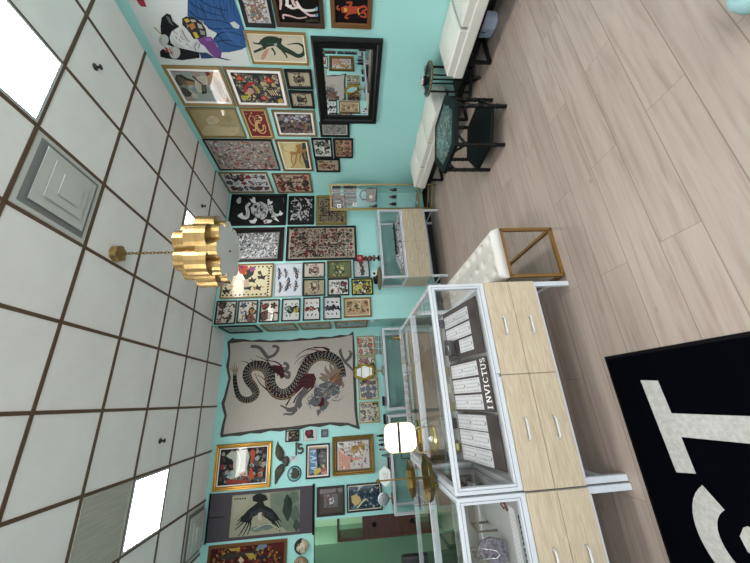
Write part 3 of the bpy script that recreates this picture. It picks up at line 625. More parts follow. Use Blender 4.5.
def a_purple(A):
    A.bg('3A3242'); rnd = random.Random(91)
    for i in range(260): A.blob(rnd.uniform(.03, .97), rnd.uniform(.04, .96), rnd.uniform(.03, .08), rnd.choice(['5A4A5E', '8A7A66', '8A5A44', '5A5468', '9A8060', '3A2E34', '7A5A6A']), rnd)
    for i in range(40): A.blob(rnd.uniform(.65, .97), rnd.uniform(.1, .9), rnd.uniform(.03, .06), rnd.choice(['C9CCCF', 'A9B0BA', '7A8090']), rnd)
def a_squid(A):
    A.bg('C9C9CC'); rnd = random.Random(95)
    for i in range(190): A.blob(rnd.uniform(.05, .95), rnd.uniform(.1, .97), rnd.uniform(.03, .07), rnd.choice(['8A7A4A', '9A5A52', '6A7A86', 'B5A9A6', '7A6A7E', 'DADADC', 'A08A5A']), rnd, .6)
    A.poly([(0, 0), (.14, .05), (.1, .5), (.16, 1), (0, 1)], '1A1C1E') if False else None
def bwsheet(A):
    A.bg('9A9C9E'); rnd = random.Random(97)
    for i in range(420): A.blob(rnd.uniform(.02, .98), rnd.uniform(.03, .97), rnd.uniform(.012, .04), rnd.choice(['E0E2E4', '3A3C3E', 'C9CBCD', '6A6C6E', 'EDEEEF']), rnd, .5, 7, .6)
def bwsheet_in(A):
    A.bg('1C191A'); rnd = random.Random(97)
    A.poly([(.04, .08), (.9, .06), (.88, .93), (.04, .93)], '8E9092')
    for i in range(420): A.blob(rnd.uniform(.06, .87), rnd.uniform(.1, .91), rnd.uniform(.012, .04), rnd.choice(['E0E2E4', '3A3C3E', 'C9CBCD', '6A6C6E', 'EDEEEF']), rnd, .5, 7, .6)
def tinysheet(bg, cols, rows, pal, seed):
    def fn(A):
        rnd = random.Random(seed); A.bg('15120F'); 
        for j in range(rows):
            for i in range(cols):
                u, v = (i + .5) / cols, (j + .5) / rows; k = min(A.w, A.h); ru, rv = .45 / cols, .45 / rows
                A.poly([(u - ru, v - rv), (u + ru, v - rv), (u + ru, v + rv), (u - ru, v + rv)], bg)
                r = min(A.w / cols, A.h / rows) / k * .52
                A.blob(u, v, r, rnd.choice(pal), rnd, .4, 8); A.blob(u, v, r * .5, rnd.choice([bg, pal[0], pal[1]]), rnd, .4, 7); A.blob(u + rnd.uniform(-.3, .3) / cols, v + rnd.uniform(-.3, .3) / rows, r * .4, rnd.choice(pal), rnd, .5, 7)
    return fn
G_, GW, BK = 'B08A44', '7A5E38', '121214'
# --- right-hand wall, top row first (names by what they show)
R = 'R'
framed(R, zz(230, 0, [(28, -60), (183, -62), (208, 132), (68, 125)]), 'small black-framed picture of tangled grey, red and olive creatures on white, above the alligator', a_squid, BK, .035)
framed(R, zz(230, 0, [(190, -60), (428, -62), (447, 137), (215, 123)]), 'brown-framed black painting of a thin pink and white dancing figure with a curled tail', a_ratcat, '4A3424', .04, gloss=0)
framed(R, zz(230, 0, [(468, -60), (672, -60), (662, 137), (472, 130)]), 'wooden-framed black picture with a small red and yellow devil figure', a_devil, '7A5228', .045, gloss=0)
framed(R, zz(230, 0, [(65, 145), (355, 157), (368, 307), (103, 298)]), 'gold-framed picture of a dark green alligator with a curled tail on cream', a_alligator, 'A07C3E', .02, ('D6CDB8', .012))
framed(R, zz(130, 0, [(148, 308), (432, 315), (492, 500), (250, 497)]), 'gold-framed pastel painting of a crane and drum, close under the ceiling', a_crane, 'A88A52', .035, ('D8D8D6', .025), style='gold')
framed(R, zz(130, 0, [(438, 315), (722, 325), (742, 505), (500, 503)]), 'wood-framed painting crowded with red roses and a red and yellow mask on dark ground', a_roses, '8A6A44', .03, ('DEDEDC', .03), style='gold')
framed(R, zz(230, 0, [(257, 325), (382, 330), (390, 418), (265, 418)]), 'small black-framed tan sheet with a round knotted drawing, upper of two by the mirror', a_portrait('B5A88C', '8A7E68', ['4A4238', '6A6050', '2E2822'], 3), BK, .03)
framed(R, zz(230, 0, [(275, 425), (390, 430), (398, 508), (285, 508)]), 'small black-framed tan sheet with a dark shaggy head, lower of two by the mirror', a_portrait('B5A88C', '5A5448', ['3A342C', '2E2822', '5A5042'], 4), BK, .03)
framed(R, zz(150, 100, [(165, 38), (400, 40), (452, 180), (240, 175)]), 'faded tan pencil drawing of a reclining figure in a thin dark-gold frame under the ceiling', a_sketch, '8A7848', .022)
framed(R, zz(150, 100, [(422, 40), (550, 42), (580, 182), (462, 182)]), 'small gold-framed red picture of a pale coiled snake', a_snake, 'A8803A', .03, ('B9A67A', .01), style='gold')
framed(R, zz(270, 100, [(8, 50), (210, 52), (220, 172), (35, 172)]), 'wood-framed purple and brown abstract painting with white at one end', a_purple, '8A7250', .03, ('D6D6D2', .025), style='gold')
framed(R, zz(270, 100, [(230, 105), (372, 108), (375, 175), (237, 172)]), 'wide black-framed grey engraving directly beneath the black mirror', crowd(60, '8A8A86', ['4A4A48', '6A6A68', 'A9A9A4', '2E2E2E'], 5), BK, .035, ('B9B5AA', .012))
framed(R, zz(150, 100, [(252, 185), (572, 187), (607, 330), (320, 330)]), 'large black-framed sheet crammed with tiny red, grey and green tattoo figures', crowd(420, '9A9088', ['A8463E', '6A7A78', 'C9BEB2', '8A5A52', '4E5A5E', 'B5968A', 'BFC2C0', '5A4A48'], 6, .012, .045), BK, .02)
framed(R, zz(270, 100, [(25, 187), (185, 190), (200, 333), (60, 333)]), 'wood-framed picture of a leopard climbing on yellow ground', a_leopard, '7E5C36', .03, ('D9D6CC', .02))
framed(R, zz(270, 100, [(193, 180), (290, 183), (295, 273), (205, 270)]), 'small black-framed white sheet of grey and rust tattoo heads', flash(2, 2, 'D2D2CE', ['2A2C2A', '5A5A52', '7A3A32', '8A8A86'], 9), BK, .025)
framed(R, zz(270, 100, [(295, 182), (388, 183), (390, 272), (302, 272)]), 'small black-framed pink sheet with six olive tattoo motifs', flash(2, 3, 'C98A78', ['4A4A34', '6E7048', 'A88A5A', '8A5A44'], 10), BK, .025)
framed(R, zz(270, 100, [(210, 278), (328, 275), (328, 338), (218, 337)]), 'small wide black-framed tan picture of rust-coloured figures, lowest on the mirror wall', crowd(50, 'A8A08A', ['7A3E32', '4A4238', '9A5A44', 'B5AA90'], 12, .05, .14, .15), BK, .028)
framed(R, zz(150, 100, [(318, 340), (550, 342), (580, 435), (372, 435)]), 'gold-framed white flash sheet of rows of red and grey tattoo motifs in the wall corner', flash(6, 3, 'C9CBCC', ['2E2E30', 'A8262A', '5E6266', '7A3A3A', '8A8C8E'], 13), '8A7448', .025)
framed(R, zz(270, 100, [(5, 345), (190, 347), (200, 435), (38, 435)]), 'wood-framed pinkish-tan flash sheet of small dark and red tattoos near the wall corner', flash(4, 3, 'C2A48E', ['3A302C', '6A5A50', '8A7A6A', '9A3A32', '3A302C'], 14, .62), '7A5C3A', .025)
# --- back wall
B = 'B'
framed(B, zz(200, 180, [(146, 67), (408, 67), (402, 212), (133, 212)]), 'large black-framed black picture of a white skull, crossed bones and a snake', a_skulldragon, '08080A', .03)
framed(B, zz(200, 180, [(415, 75), (535, 75), (535, 208), (412, 208)]), 'black-framed black-and-white picture of a skeleton crowd beside the skull and bones', a_skeleton, '08080A', .03)
framed(B, zz(200, 180, [(545, 72), (688, 72), (685, 208), (542, 210)]), 'olive-gold round-cornered frame of tiny dark and tan figures, partly behind the gold cabinet', flash(10, 9, 'A89A7E', ['2A241E', '5A4E3E', '6A3A32', '8A7E66'], 15, .6), '8A7A3A', .045, t=.03)
framed(B, zz(200, 180, [(150, 222), (395, 225), (388, 382), (140, 382)]), 'dark maroon-framed sheet of dense black and white scribbled figures behind the pendant lamp', bwsheet_in, '2A1416', .03)
framed(B, zz(200, 180, [(407, 220), (732, 212), (735, 370), (402, 380)]), 'long black frame filled with rows of tiny tan and red tattoo designs', flash(17, 8, 'B0A492', ['241C1A', '8A2A26', '8A7A6A', '4A3A34', 'B5A896'], 16, .62), '0A0A0C', .035)
framed(B, zz(200, 180, [(108, 395), (348, 390), (335, 550), (92, 555)]), 'gold-framed cream sheet of dark eagles with a red corner, beneath the scribbled sheet', a_eagles, '8E6E3C', .022)
framed(B, zz(200, 180, [(350, 390), (480, 390), (477, 548), (345, 545)]), 'pale blue sheet of six swallows in a thin white frame', a_swallows, 'C5CCD2', .012)
framed(B, zz(200, 180, [(483, 385), (587, 385), (585, 458), (481, 458)]), 'small black-framed picture of a ruddy winged oval above the grey skull oval', a_portrait('C9BEB0', '8A4A3A', ['5A5A56', '8A4A3E', '2E2A2A', 'B5A89A'], 17), BK, .022)
framed(B, zz(200, 180, [(595, 378), (710, 378), (710, 458), (595, 458)]), 'small wood-framed green picture with a yellow oval figure', a_portrait('66704A', '2E4A40', ['B5A84A', '2A4450', '8A9050', 'C2B884', '3A4A34'], 18), '6A5632', .025)
framed(B, zz(200, 180, [(482, 463), (588, 463), (587, 543), (480, 543)]), 'small black-framed tan picture of a grey and orange skull oval', a_portrait('A8997E', '6A6A66', ['4A4A4A', '8A5A3A', 'C9B89A', '2A2624'], 19), BK, .022)
framed(B, zz(200, 180, [(597, 462), (700, 460), (698, 540), (597, 542)]), 'small black-framed white sheet of a red and green creature', flash(3, 2, 'D2D0CC', ['2A2826', '8A3A32', '5A6A52', '8A8680'], 20, .62), BK, .022)
framed(B, zz(320, 180, [(155, 372), (232, 375), (232, 457), (157, 457)]), 'small black-framed white sheet of three slender animals, above the yellow sheet', flash(1, 4, 'C6CACC', ['3A3632', '6A5442', '55504A'], 22, .62), BK, .018)
framed(B, zz(320, 180, [(147, 462), (248, 460), (248, 537), (148, 540)]), 'small black-framed bright yellow flash sheet of red and black motifs', flash(4, 3, 'D2CC4A', ['1E1C1A', 'A8332A', '2E4A6A', '7A5A3A', 'E4E0D0'], 23, .62), BK, .022)
for i, (q, lb, fn) in enumerate((
    ([(75, 285), (172, 283), (165, 392), (68, 397)], 'black-framed flash sheet of dark brown leaves and animals, first from the ceiling in its row', flash(2, 3, 'B9B4AA', ['2A2422', '5A3E34', '4A4440', '7A3A32'], 24, .62)),
    ([(177, 283), (272, 280), (266, 388), (172, 390)], 'black-framed flash sheet with blue and rust figures, second from the ceiling in its row', flash(2, 3, 'C4BEB2', ['2E2A28', '3A5A86', '8A4A32', '4A4A4A', 'B58A4A'], 25, .62)),
    ([(280, 280), (373, 277), (370, 383), (277, 385)], 'black-framed flash sheet with brown and red heads, third from the ceiling in its row', flash(2, 2, 'C9C0B4', ['2A2422', '6A4438', '8A3A2E', '3A3A3A'], 26, .62)),
    ([(384, 275), (472, 273), (468, 378), (380, 382)], 'black-framed white sheet with one pale green round head', stack3('C9CCC8', ['8A8A7A', '5E8A76', 'A89A4A'], 27)),
    ([(483, 270), (565, 268), (563, 375), (482, 378)], 'black-framed white sheet with a red and orange skull between red leaves', stack3('CCCAC8', ['8A2A26', 'B55A32', '3A3A3C'], 28)),
    ([(578, 265), (662, 263), (662, 370), (577, 375)], 'black-framed white sheet with a dark blue round head in the middle', stack3('C9CACC', ['4A4A50', '2E3450', '34323A'], 29)))):
    framed(B, zz(200, 240, q), lb, fn, BK, .02, group=None)
framed(B, [(343.4, 297.6), (371, 297), (372, 316.6), (343.6, 318)], 'gold-framed tan picture of rusty floral forms at the outer end of the lowest row', crowd(60, 'B59A72', ['8A4A34', '6A5A3A', 'C9B48A', 'A86A4A', '4A3A2A'], 30, .04, .12), '8A6A3E', .03, ('C9BFAA', .012))
# --- narrow return of the back wall
for q, lb, fc in (
    ([(85, 407), (255, 403), (298, 430), (137, 440)], 'black-framed blue-grey picture seen edge-on on the narrow wall return, nearest the ceiling', BK),
    ([(280, 400), (440, 393), (460, 420), (320, 432)], 'gold-framed pale picture on the wall return, second from the ceiling', '8A7448'),
    ([(458, 393), (605, 387), (622, 413), (480, 423)], 'gold-framed pale picture on the wall return, third from the ceiling', '8A6E42')):
    framed('S', zz(200, 240, q), lb, crowd(40, '9AA8A2', ['7A8A86', 'B5BEB8', '8A8A7A', '6A7A7E'], len(lb)), fc, .03)
framed('S', zz(300, 300, [(157, 105), (318, 95), (315, 125), (170, 135)]), 'gold-framed blue-grey picture on the wall return, lowest of the four', crowd(40, 'A2AEB0', ['7A8A90', 'B5BEC2', '8A8A8A', '5A6A72'], 77), '8A6A42', .03)
r = empty('glass_ornament', (XS - .001, -hit(373, 321, 0, XS).x * 0 + hit(373, 321, 0, XS).y, hit(373, 321, 0, XS).z), -pi / 2)
MB().prism([(.09 * cos(a) , .05 * sin(a)) for a in [2 * pi * i / 20 for i in range(20)]], 0, .02, mat('pale_cut_glass', 'A9BEBE', .15), M=Matrix.Rotation(pi / 2, 4, 'X')).build('plate', r)
tag(r, 'small pale glass plaque on the wall return below its four pictures', 'ornament')
# --- far wall (dragon tapestry wall)
D = 'D'
framed(D, [(216.5, 444.8), (271.8, 441.5), (270, 487), (211, 492.5)], 'large bright gold-framed painting of red, cream and black figures', a_glare, 'C29A3C', .055, ('DCDCDC', .012), style='gold', t=.04, fmat=mat('bright_gold_leaf', '9A742A', .35, metal=.6))
framed(D, zz(265, 425, [(192, 50), (322, 46), (320, 155), (190, 160)], 9.375), 'small black-framed photograph of people beneath the tapestry edge', crowd(60, '2A221E', ['8A5A3A', 'B59A7A', '4A3A4A', '3A2A22', '9A7A4A', '1A1614'], 33, .05, .12), '0E0E10', .015)
framed(D, zz(265, 425, [(358, 45), (485, 35), (485, 145), (358, 150)], 9.375), 'small unframed white sheet with a dark red and blue rose head', lambda A: (A.bg('CFCFCC'), A.blob(.62, .55, .42, '2A2A38', random.Random(2), .2, 14), A.blob(.62, .6, .26, '7A2430', random.Random(3), .3), A.blob(.3, .35, .16, '2E3A2E', random.Random(4)), A.blob(.72, .55, .12, '9A3A3E', random.Random(5))), 'D0D0CC', .004, t=.012, gloss=0)
framed(D, zz(265, 425, [(525, 42), (590, 38), (592, 112), (527, 118)], 9.375), 'tiny dark grey square plaque beside the small rose sheet', lambda A: (A.bg('4A545C'), A.blob(.5, .5, .3, '6A747A', random.Random(7))), '4A5058', .012, t=.015, cat='plaque', name='wall_plaque')
framed(D, zz(265, 425, [(385, 183), (608, 170), (608, 490), (380, 512)], 9.375), 'black-framed street collage with slanted blue letters and yellow and red cut-outs', a_street, '121218', .022, ('D2CCC4', .018))
framed(D, zz(300, 400, [(150, 175), (345, 160), (350, 343), (153, 360)]), 'antique gold-framed painting of a tawny big cat among pink flowers', a_cougar, 'A8843E', .06, ('3A2A26', .015), style='gold', t=.045, fmat=OLDGOLD)
framed(D, zz(200, 443, [(547, 207), (677, 198), (680, 338), (547, 347)]), 'square dark brown frame with a wide dark mount around a small red and blue medallion', a_portrait('6A6A6A', '8A3A30', ['4A6A86', 'C9CACC', '8A4034', '2E4A5A'], 35), '2A1E1A', .03, ('3A2E2A', .07))
framed(D, zz(300, 400, [(218, 398), (383, 383), (387, 515), (220, 530)]), 'black-framed dark blue picture with a tan shell shape', a_map, '101014', .02, ('C2BBA8', .01))
framed(D, zz(205, 485, [(22, 440), (592, 388), (586, 600), (10, 640)], 7.21), 'wood-framed dark red and gold picture of armour and blades below the bird scroll', a_armor, '7A4E22', .035, ('4A1A18', .004), gloss=0)
for q, lb, pal, sd in (
    ([(263, 172), (347, 165), (352, 260), (268, 262)], 'cream botanical card with a bright orange-red bloom in a yellow wood frame', ['3A4A3A', 'C2502E', 'A8392A', '4A6A4E'], 41),
    ([(267, 268), (355, 262), (358, 358), (270, 362)], 'cream card in a yellow wood frame half hidden behind the ornate gold table mirror', ['4A3A3A', '8A2E3A', '6A6A5A', '9A4A3A'], 42),
    ([(272, 368), (365, 362), (370, 465), (275, 470)], 'cream card with dark green leaves and one blue berry in a yellow wood frame', ['2E3830', '3A4A3A', '3A5A9A', '8A3A3A'], 43),
    ([(275, 478), (371, 476), (375, 575), (279, 578)], 'cream card with purple flowers in a yellow wood frame, last of the four cards', ['2E4A30', '6A3A7A', '9A8AA0', '4A5A3A', '7A2430', 'B5AE96'], 44)):
    framed(D, zz(300, 300, q), lb, flash(3, 3, 'C6BFA6', pal, sd, .62), 'B59A5A', .016)
for i in range(2):
    for j in range(3):
        q = zz(300, 300, [(349 + i * 20, 170 + j * 30), (364 + i * 20, 169 + j * 30), (366 + i * 20, 194 + j * 30), (351 + i * 20, 195 + j * 30)])
        framed(D, q, 'tiny dark-edged portrait card of the block of six beside the orange-bloom card', a_portrait('9AA89A', '4A5A4A', ['2A2A2A', '8A3A3A', 'B5B09A'], 60 + i * 3 + j), '3A4A44', .006, t=.006, group='six tiny portrait cards', cat='card', name='portrait_card')
# ---------------------------------------------------------------- cloth hangings, scroll, mirror, masks
def hanging(wall, cx, cz, name, label, cat, fn, gloss=0):
    axis, c, rz = WALLS[wall]
    loc = (cx, c - .001, cz) if axis == 1 else (c - .001, -cx, cz)
    r = empty(name, loc, rz); A = Art(wall, cx, cz, 1, 1, .012, gloss, .00006); fn(A, r); tag(r, label, cat); return r
def cloth_slab(A, pts, t, m):
    n = len(pts); vs = [(x, -t, z) for x, z in pts] + [(x, 0, z) for x, z in pts]
    return MB().add(vs, [tuple(range(n)), tuple(range(2 * n - 1, n - 1, -1))] + [(i, (i + 1) % n, n + (i + 1) % n, n + i) for i in range(n)], m)
WEAVE = mat('grey_woven_cotton', 'A8A19A', .95, noise=((40, 40, 300), '9B948D', 1), bump=(400, .3))
def dragon(A, r):
    o = (220, 330); k = 5
    out = [(35, 60), (62, 38), (75, 44), (120, 45), (160, 52), (200, 46), (250, 53), (300, 48), (350, 50), (400, 40), (450, 42), (500, 33), (550, 35), (600, 24), (640, 26), (667, 6), (672, 60), (676, 130), (676, 200), (682, 300), (686, 400), (690, 450), (700, 497), (670, 488), (640, 476), (600, 482), (550, 473), (500, 486), (450, 482), (400, 497), (350, 497), (300, 508), (250, 504), (200, 518), (150, 517), (100, 530), (50, 530), (2, 538), (0, 520), (10, 470), (22, 430), (12, 395), (6, 365), (20, 330), (30, 290), (42, 240), (34, 205), (30, 180), (42, 120)]
    P = [A.px(*q) for q in zz(o[0], o[1], out, k)]
    cloth_slab(A, P, .008, mat('charcoal_fringe', '484442', .95, bump=(200, .6), noise=(120, '2A2827', 1))).build('fringe', r)
    c = Vector((sum(p[0] for p in P) / len(P), sum(p[1] for p in P) / len(P)))
    inner = [(50, 68), (120, 58), (200, 60), (300, 62), (400, 54), (500, 47), (600, 38), (662, 24), (664, 200), (672, 400), (682, 478), (640, 464), (550, 461), (450, 470), (350, 484), (250, 492), (150, 504), (60, 516), (16, 522), (24, 470), (34, 430), (22, 370), (36, 320), (54, 240), (44, 190), (52, 120)]
    Q = [A.px(*q) for q in zz(o[0], o[1], inner, k)]
    vs = MB(); n = len(Q); vs.add([(x, -.0095, z) for x, z in Q] + [(x, -.008, z) for x, z in Q], [tuple(range(n))] + [(i, (i + 1) % n, n + (i + 1) % n, n + i) for i in range(n)], WEAVE); vs.build('cloth', r)
    T = lambda p, c: A.tr(o, p, c, k)
    L = lambda p, w, c, w2=None: A.trl(o, p, w, c, k, w2)
    red, dk, gr, tan = '4A1A20', '2E2C2C', '5C5A59', '8C7048'
    # claws and limbs
    for q, w, w2 in (([(155, 82), (185, 84), (205, 95), (228, 125), (245, 145)], .05, .06), ([(262, 80), (285, 84), (290, 98), (270, 125), (235, 140)], .045, .05), ([(160, 82), (150, 78)], .02, .004), ([(318, 165), (335, 172), (340, 190), (325, 205), (345, 215), (342, 238), (318, 225)], .05, .05),
                     ([(440, 270), (425, 300), (400, 340), (385, 385)], .1, .08), ([(385, 385), (345, 395), (310, 380), (302, 376)], .05, .012), ([(385, 395), (360, 420), (325, 420), (318, 428)], .05, .012), ([(390, 390), (405, 375), (400, 350)], .05, .02), ([(375, 400), (350, 405), (330, 402)], .05, .015),
                     ([(600, 100), (608, 130), (625, 160), (645, 180), (668, 205)], .055, .03), ([(655, 112), (650, 135), (625, 160)], .05, .05), ([(600, 100), (610, 92)], .03, .006), ([(655, 112), (648, 104), (638, 108)], .03, .006)): L(q, w, gr, w2)
    # flames
    for q in ([(105, 155), (135, 162), (165, 185), (210, 200), (260, 205)], [(150, 143), (190, 175), (240, 190)], [(180, 128), (230, 150), (280, 160), (310, 180)], [(175, 218), (195, 260), (225, 290), (265, 325)], [(190, 225), (225, 250), (240, 290), (250, 310)], [(372, 172), (400, 140), (450, 120), (500, 112), (550, 108)], [(378, 138), (410, 110), (450, 92), (520, 88), (548, 100)], [(392, 175), (430, 135), (480, 118)],
              [(400, 290), (370, 310), (350, 345), (330, 378)], [(410, 300), (385, 330), (368, 365)], [(470, 85), (510, 88), (545, 105)]): L(q, .006, red, .026)
    T([(235, 185), (270, 175), (310, 180), (320, 200), (322, 235), (305, 245), (295, 225), (275, 215), (245, 205)], red)
    # body
    body = [(78, 205), (74, 240), (80, 290), (95, 332), (125, 350), (160, 343), (180, 318), (168, 285), (145, 255), (135, 218), (155, 185), (195, 178), (230, 192), (248, 225), (254, 275), (285, 315), (330, 320), (372, 288), (400, 245), (418, 200), (445, 158), (490, 130), (540, 132), (580, 155), (600, 195), (605, 235)]
    S = [A.px(*q) for q in zz(o[0], o[1], spline(body, 6), k)]; N = len(S)
    def width(t): return .05 + .1 * min(1, max(0, (t - .02) / .45))
    def strip(w0, off, c, a=0, b=1):
        Lp, Rp = [], []
        i0, i1 = int(a * (N - 1)), int(b * (N - 1))
        for i in range(i0, i1 + 1):
            p = Vector(S[i]); t = Vector(S[min(i + 1, N - 1)]) - Vector(S[max(i - 1, 0)]); t.normalize(); nn = Vector((-t.y, t.x)); w = width(i / N)
            Lp.append(p + nn * w * (off + w0)); Rp.append(p + nn * w * (off - w0))
        y = -A.y0 - A.eps * A.n; A.n += 1; M_ = len(Lp)
        A.mb.add([(q.x, y, q.y) for q in Lp] + [(q.x, y, q.y) for q in Rp], [(i, i + 1, M_ + i + 1, M_ + i) for i in range(M_ - 1)], paint(c, 0))
    strip(.56, 0, red, 0, .35); strip(.55, 0, '121011')
    for i in range(2, N - 1, 2):
        p0 = Vector(S[i]); t = Vector(S[i + 1]) - Vector(S[i - 1]); t.normalize(); nn = Vector((-t.y, t.x)); w = width(i / N); row = 3
        for h_ in (0, .5):
            p = p0 + (Vector(S[i + 1]) - p0) * h_
            for q in range(row):
                off = (q - (row - 1) / 2 + (.25 if h_ else -.25)) * .33
                cc = p + nn * w * off; a = w * .1
                A.raw([(cc.x + a * cos(x), cc.y + a * .8 * sin(x)) for x in (0, 1.2566, 2.513, 3.77, 5.026)], '7E7874'); A.n -= 1
    A.n += 1
    strip(.05, -.42, tan, .12, 1)
    for q in ([(300, 185), (325, 190), (345, 178)], [(210, 185), (190, 160), (165, 150)], [(250, 178), (235, 155), (205, 138)], [(330, 320), (300, 335), (268, 330)], [(295, 312), (262, 300), (240, 270)], [(470, 145), (430, 160), (400, 190)], [(520, 120), (480, 100), (430, 100)], [(390, 300), (350, 325), (340, 350)], [(470, 280), (440, 310), (420, 340)]): L(q, .03, red, .004)
    for (x, y) in ((268, 190), (285, 205), (300, 222), (262, 205), (310, 200)): L([(x - 14, y + 6), (x, y - 4), (x + 14, y + 6)], .016, '1E1A1C', .01)
    T([(395, 245), (430, 218), (470, 218), (482, 245), (470, 280), (440, 295), (415, 285), (385, 315), (365, 300), (390, 275)], red)
    for q in ([(410, 240), (440, 235), (465, 250)], [(400, 265), (430, 255), (460, 268)], [(395, 290), (420, 270), (450, 280)]): L(q, .02, '1E1A1C', .008)
    for q in ([(245, 190), (275, 190), (300, 205)], [(255, 200), (285, 205), (312, 225)]): L(q, .018, '1E1A1C', .008)
    # tail tuft
    for dx, dy in ((-28, -12), (-18, -28), (-6, -42), (6, -30), (16, -18)): L([(78, 225), (78 + dx * .6, 205 + dy * .3), (76 + dx, 200 + dy)], .03, '9A8468', .004)
    # head
    for q in ([(560, 235), (530, 200), (528, 180)], [(575, 225), (555, 190), (550, 160)], [(590, 215), (575, 185), (572, 165)], [(545, 245), (515, 225), (500, 215)], [(540, 255), (505, 240), (495, 240)], [(600, 260), (615, 275), (612, 290)]): L(q, .09, '857263', .006)
    T([(545, 245), (590, 210), (612, 240), (608, 275), (590, 290), (560, 280)], '6E5148')
    T([(470, 300), (500, 270), (545, 255), (580, 262), (600, 290), (590, 320), (560, 330), (535, 350), (545, 370), (530, 395), (505, 405), (490, 435), (482, 405), (492, 380), (475, 385), (452, 372), (440, 380), (450, 350), (470, 330)], '5E6164')
    L([(548, 275), (575, 240), (612, 188)], .02, 'B5772E', .008); L([(540, 280), (560, 262), (600, 232)], .016, 'B5772E', .006)
    rnd = random.Random(5)
    for i in range(110):
        x, y = rnd.uniform(478, 592), rnd.uniform(268, 345); L([(x, y), (x + rnd.uniform(-16, 16), y + rnd.uniform(-10, 16))], .016, rnd.choice(['9EA2A4', '3A3C3E', '8A8E90', '2A2C2E']), .004)
    for s in ((470, 300), (462, 320), (445, 350), (500, 400), (520, 395), (590, 325), (600, 305), (545, 360), (450, 378)): L([s, (s[0] - 12 + rnd.uniform(0, 20), s[1] + 18)], .02, '6A6D70', .003)
    T([(512, 330), (522, 345), (520, 375), (500, 385), (498, 400), (485, 395), (492, 375), (505, 355)], '4A1418'); T([(484, 385), (498, 380), (500, 395), (488, 402)], 'B5A494'); T([(520, 318), (534, 312), (530, 325)], 'B5772E')
    L([(560, 350), (585, 355), (605, 345), (622, 328)], .014, '6A6D70', .005); L([(475, 335), (450, 335), (440, 345), (445, 365), (430, 365)], .014, '6A6D70', .006); L([(475, 290), (478, 265), (472, 250)], .01, '6A6D70', .004)
    A.mb.build('woven_dragon', r)
q1 = hit(290, 385, 1, YD)
hanging('D', q1.x, q1.z, 'tapestry', 'grey woven tapestry of a scaled dragon with a dark fringed edge', 'tapestry', dragon)
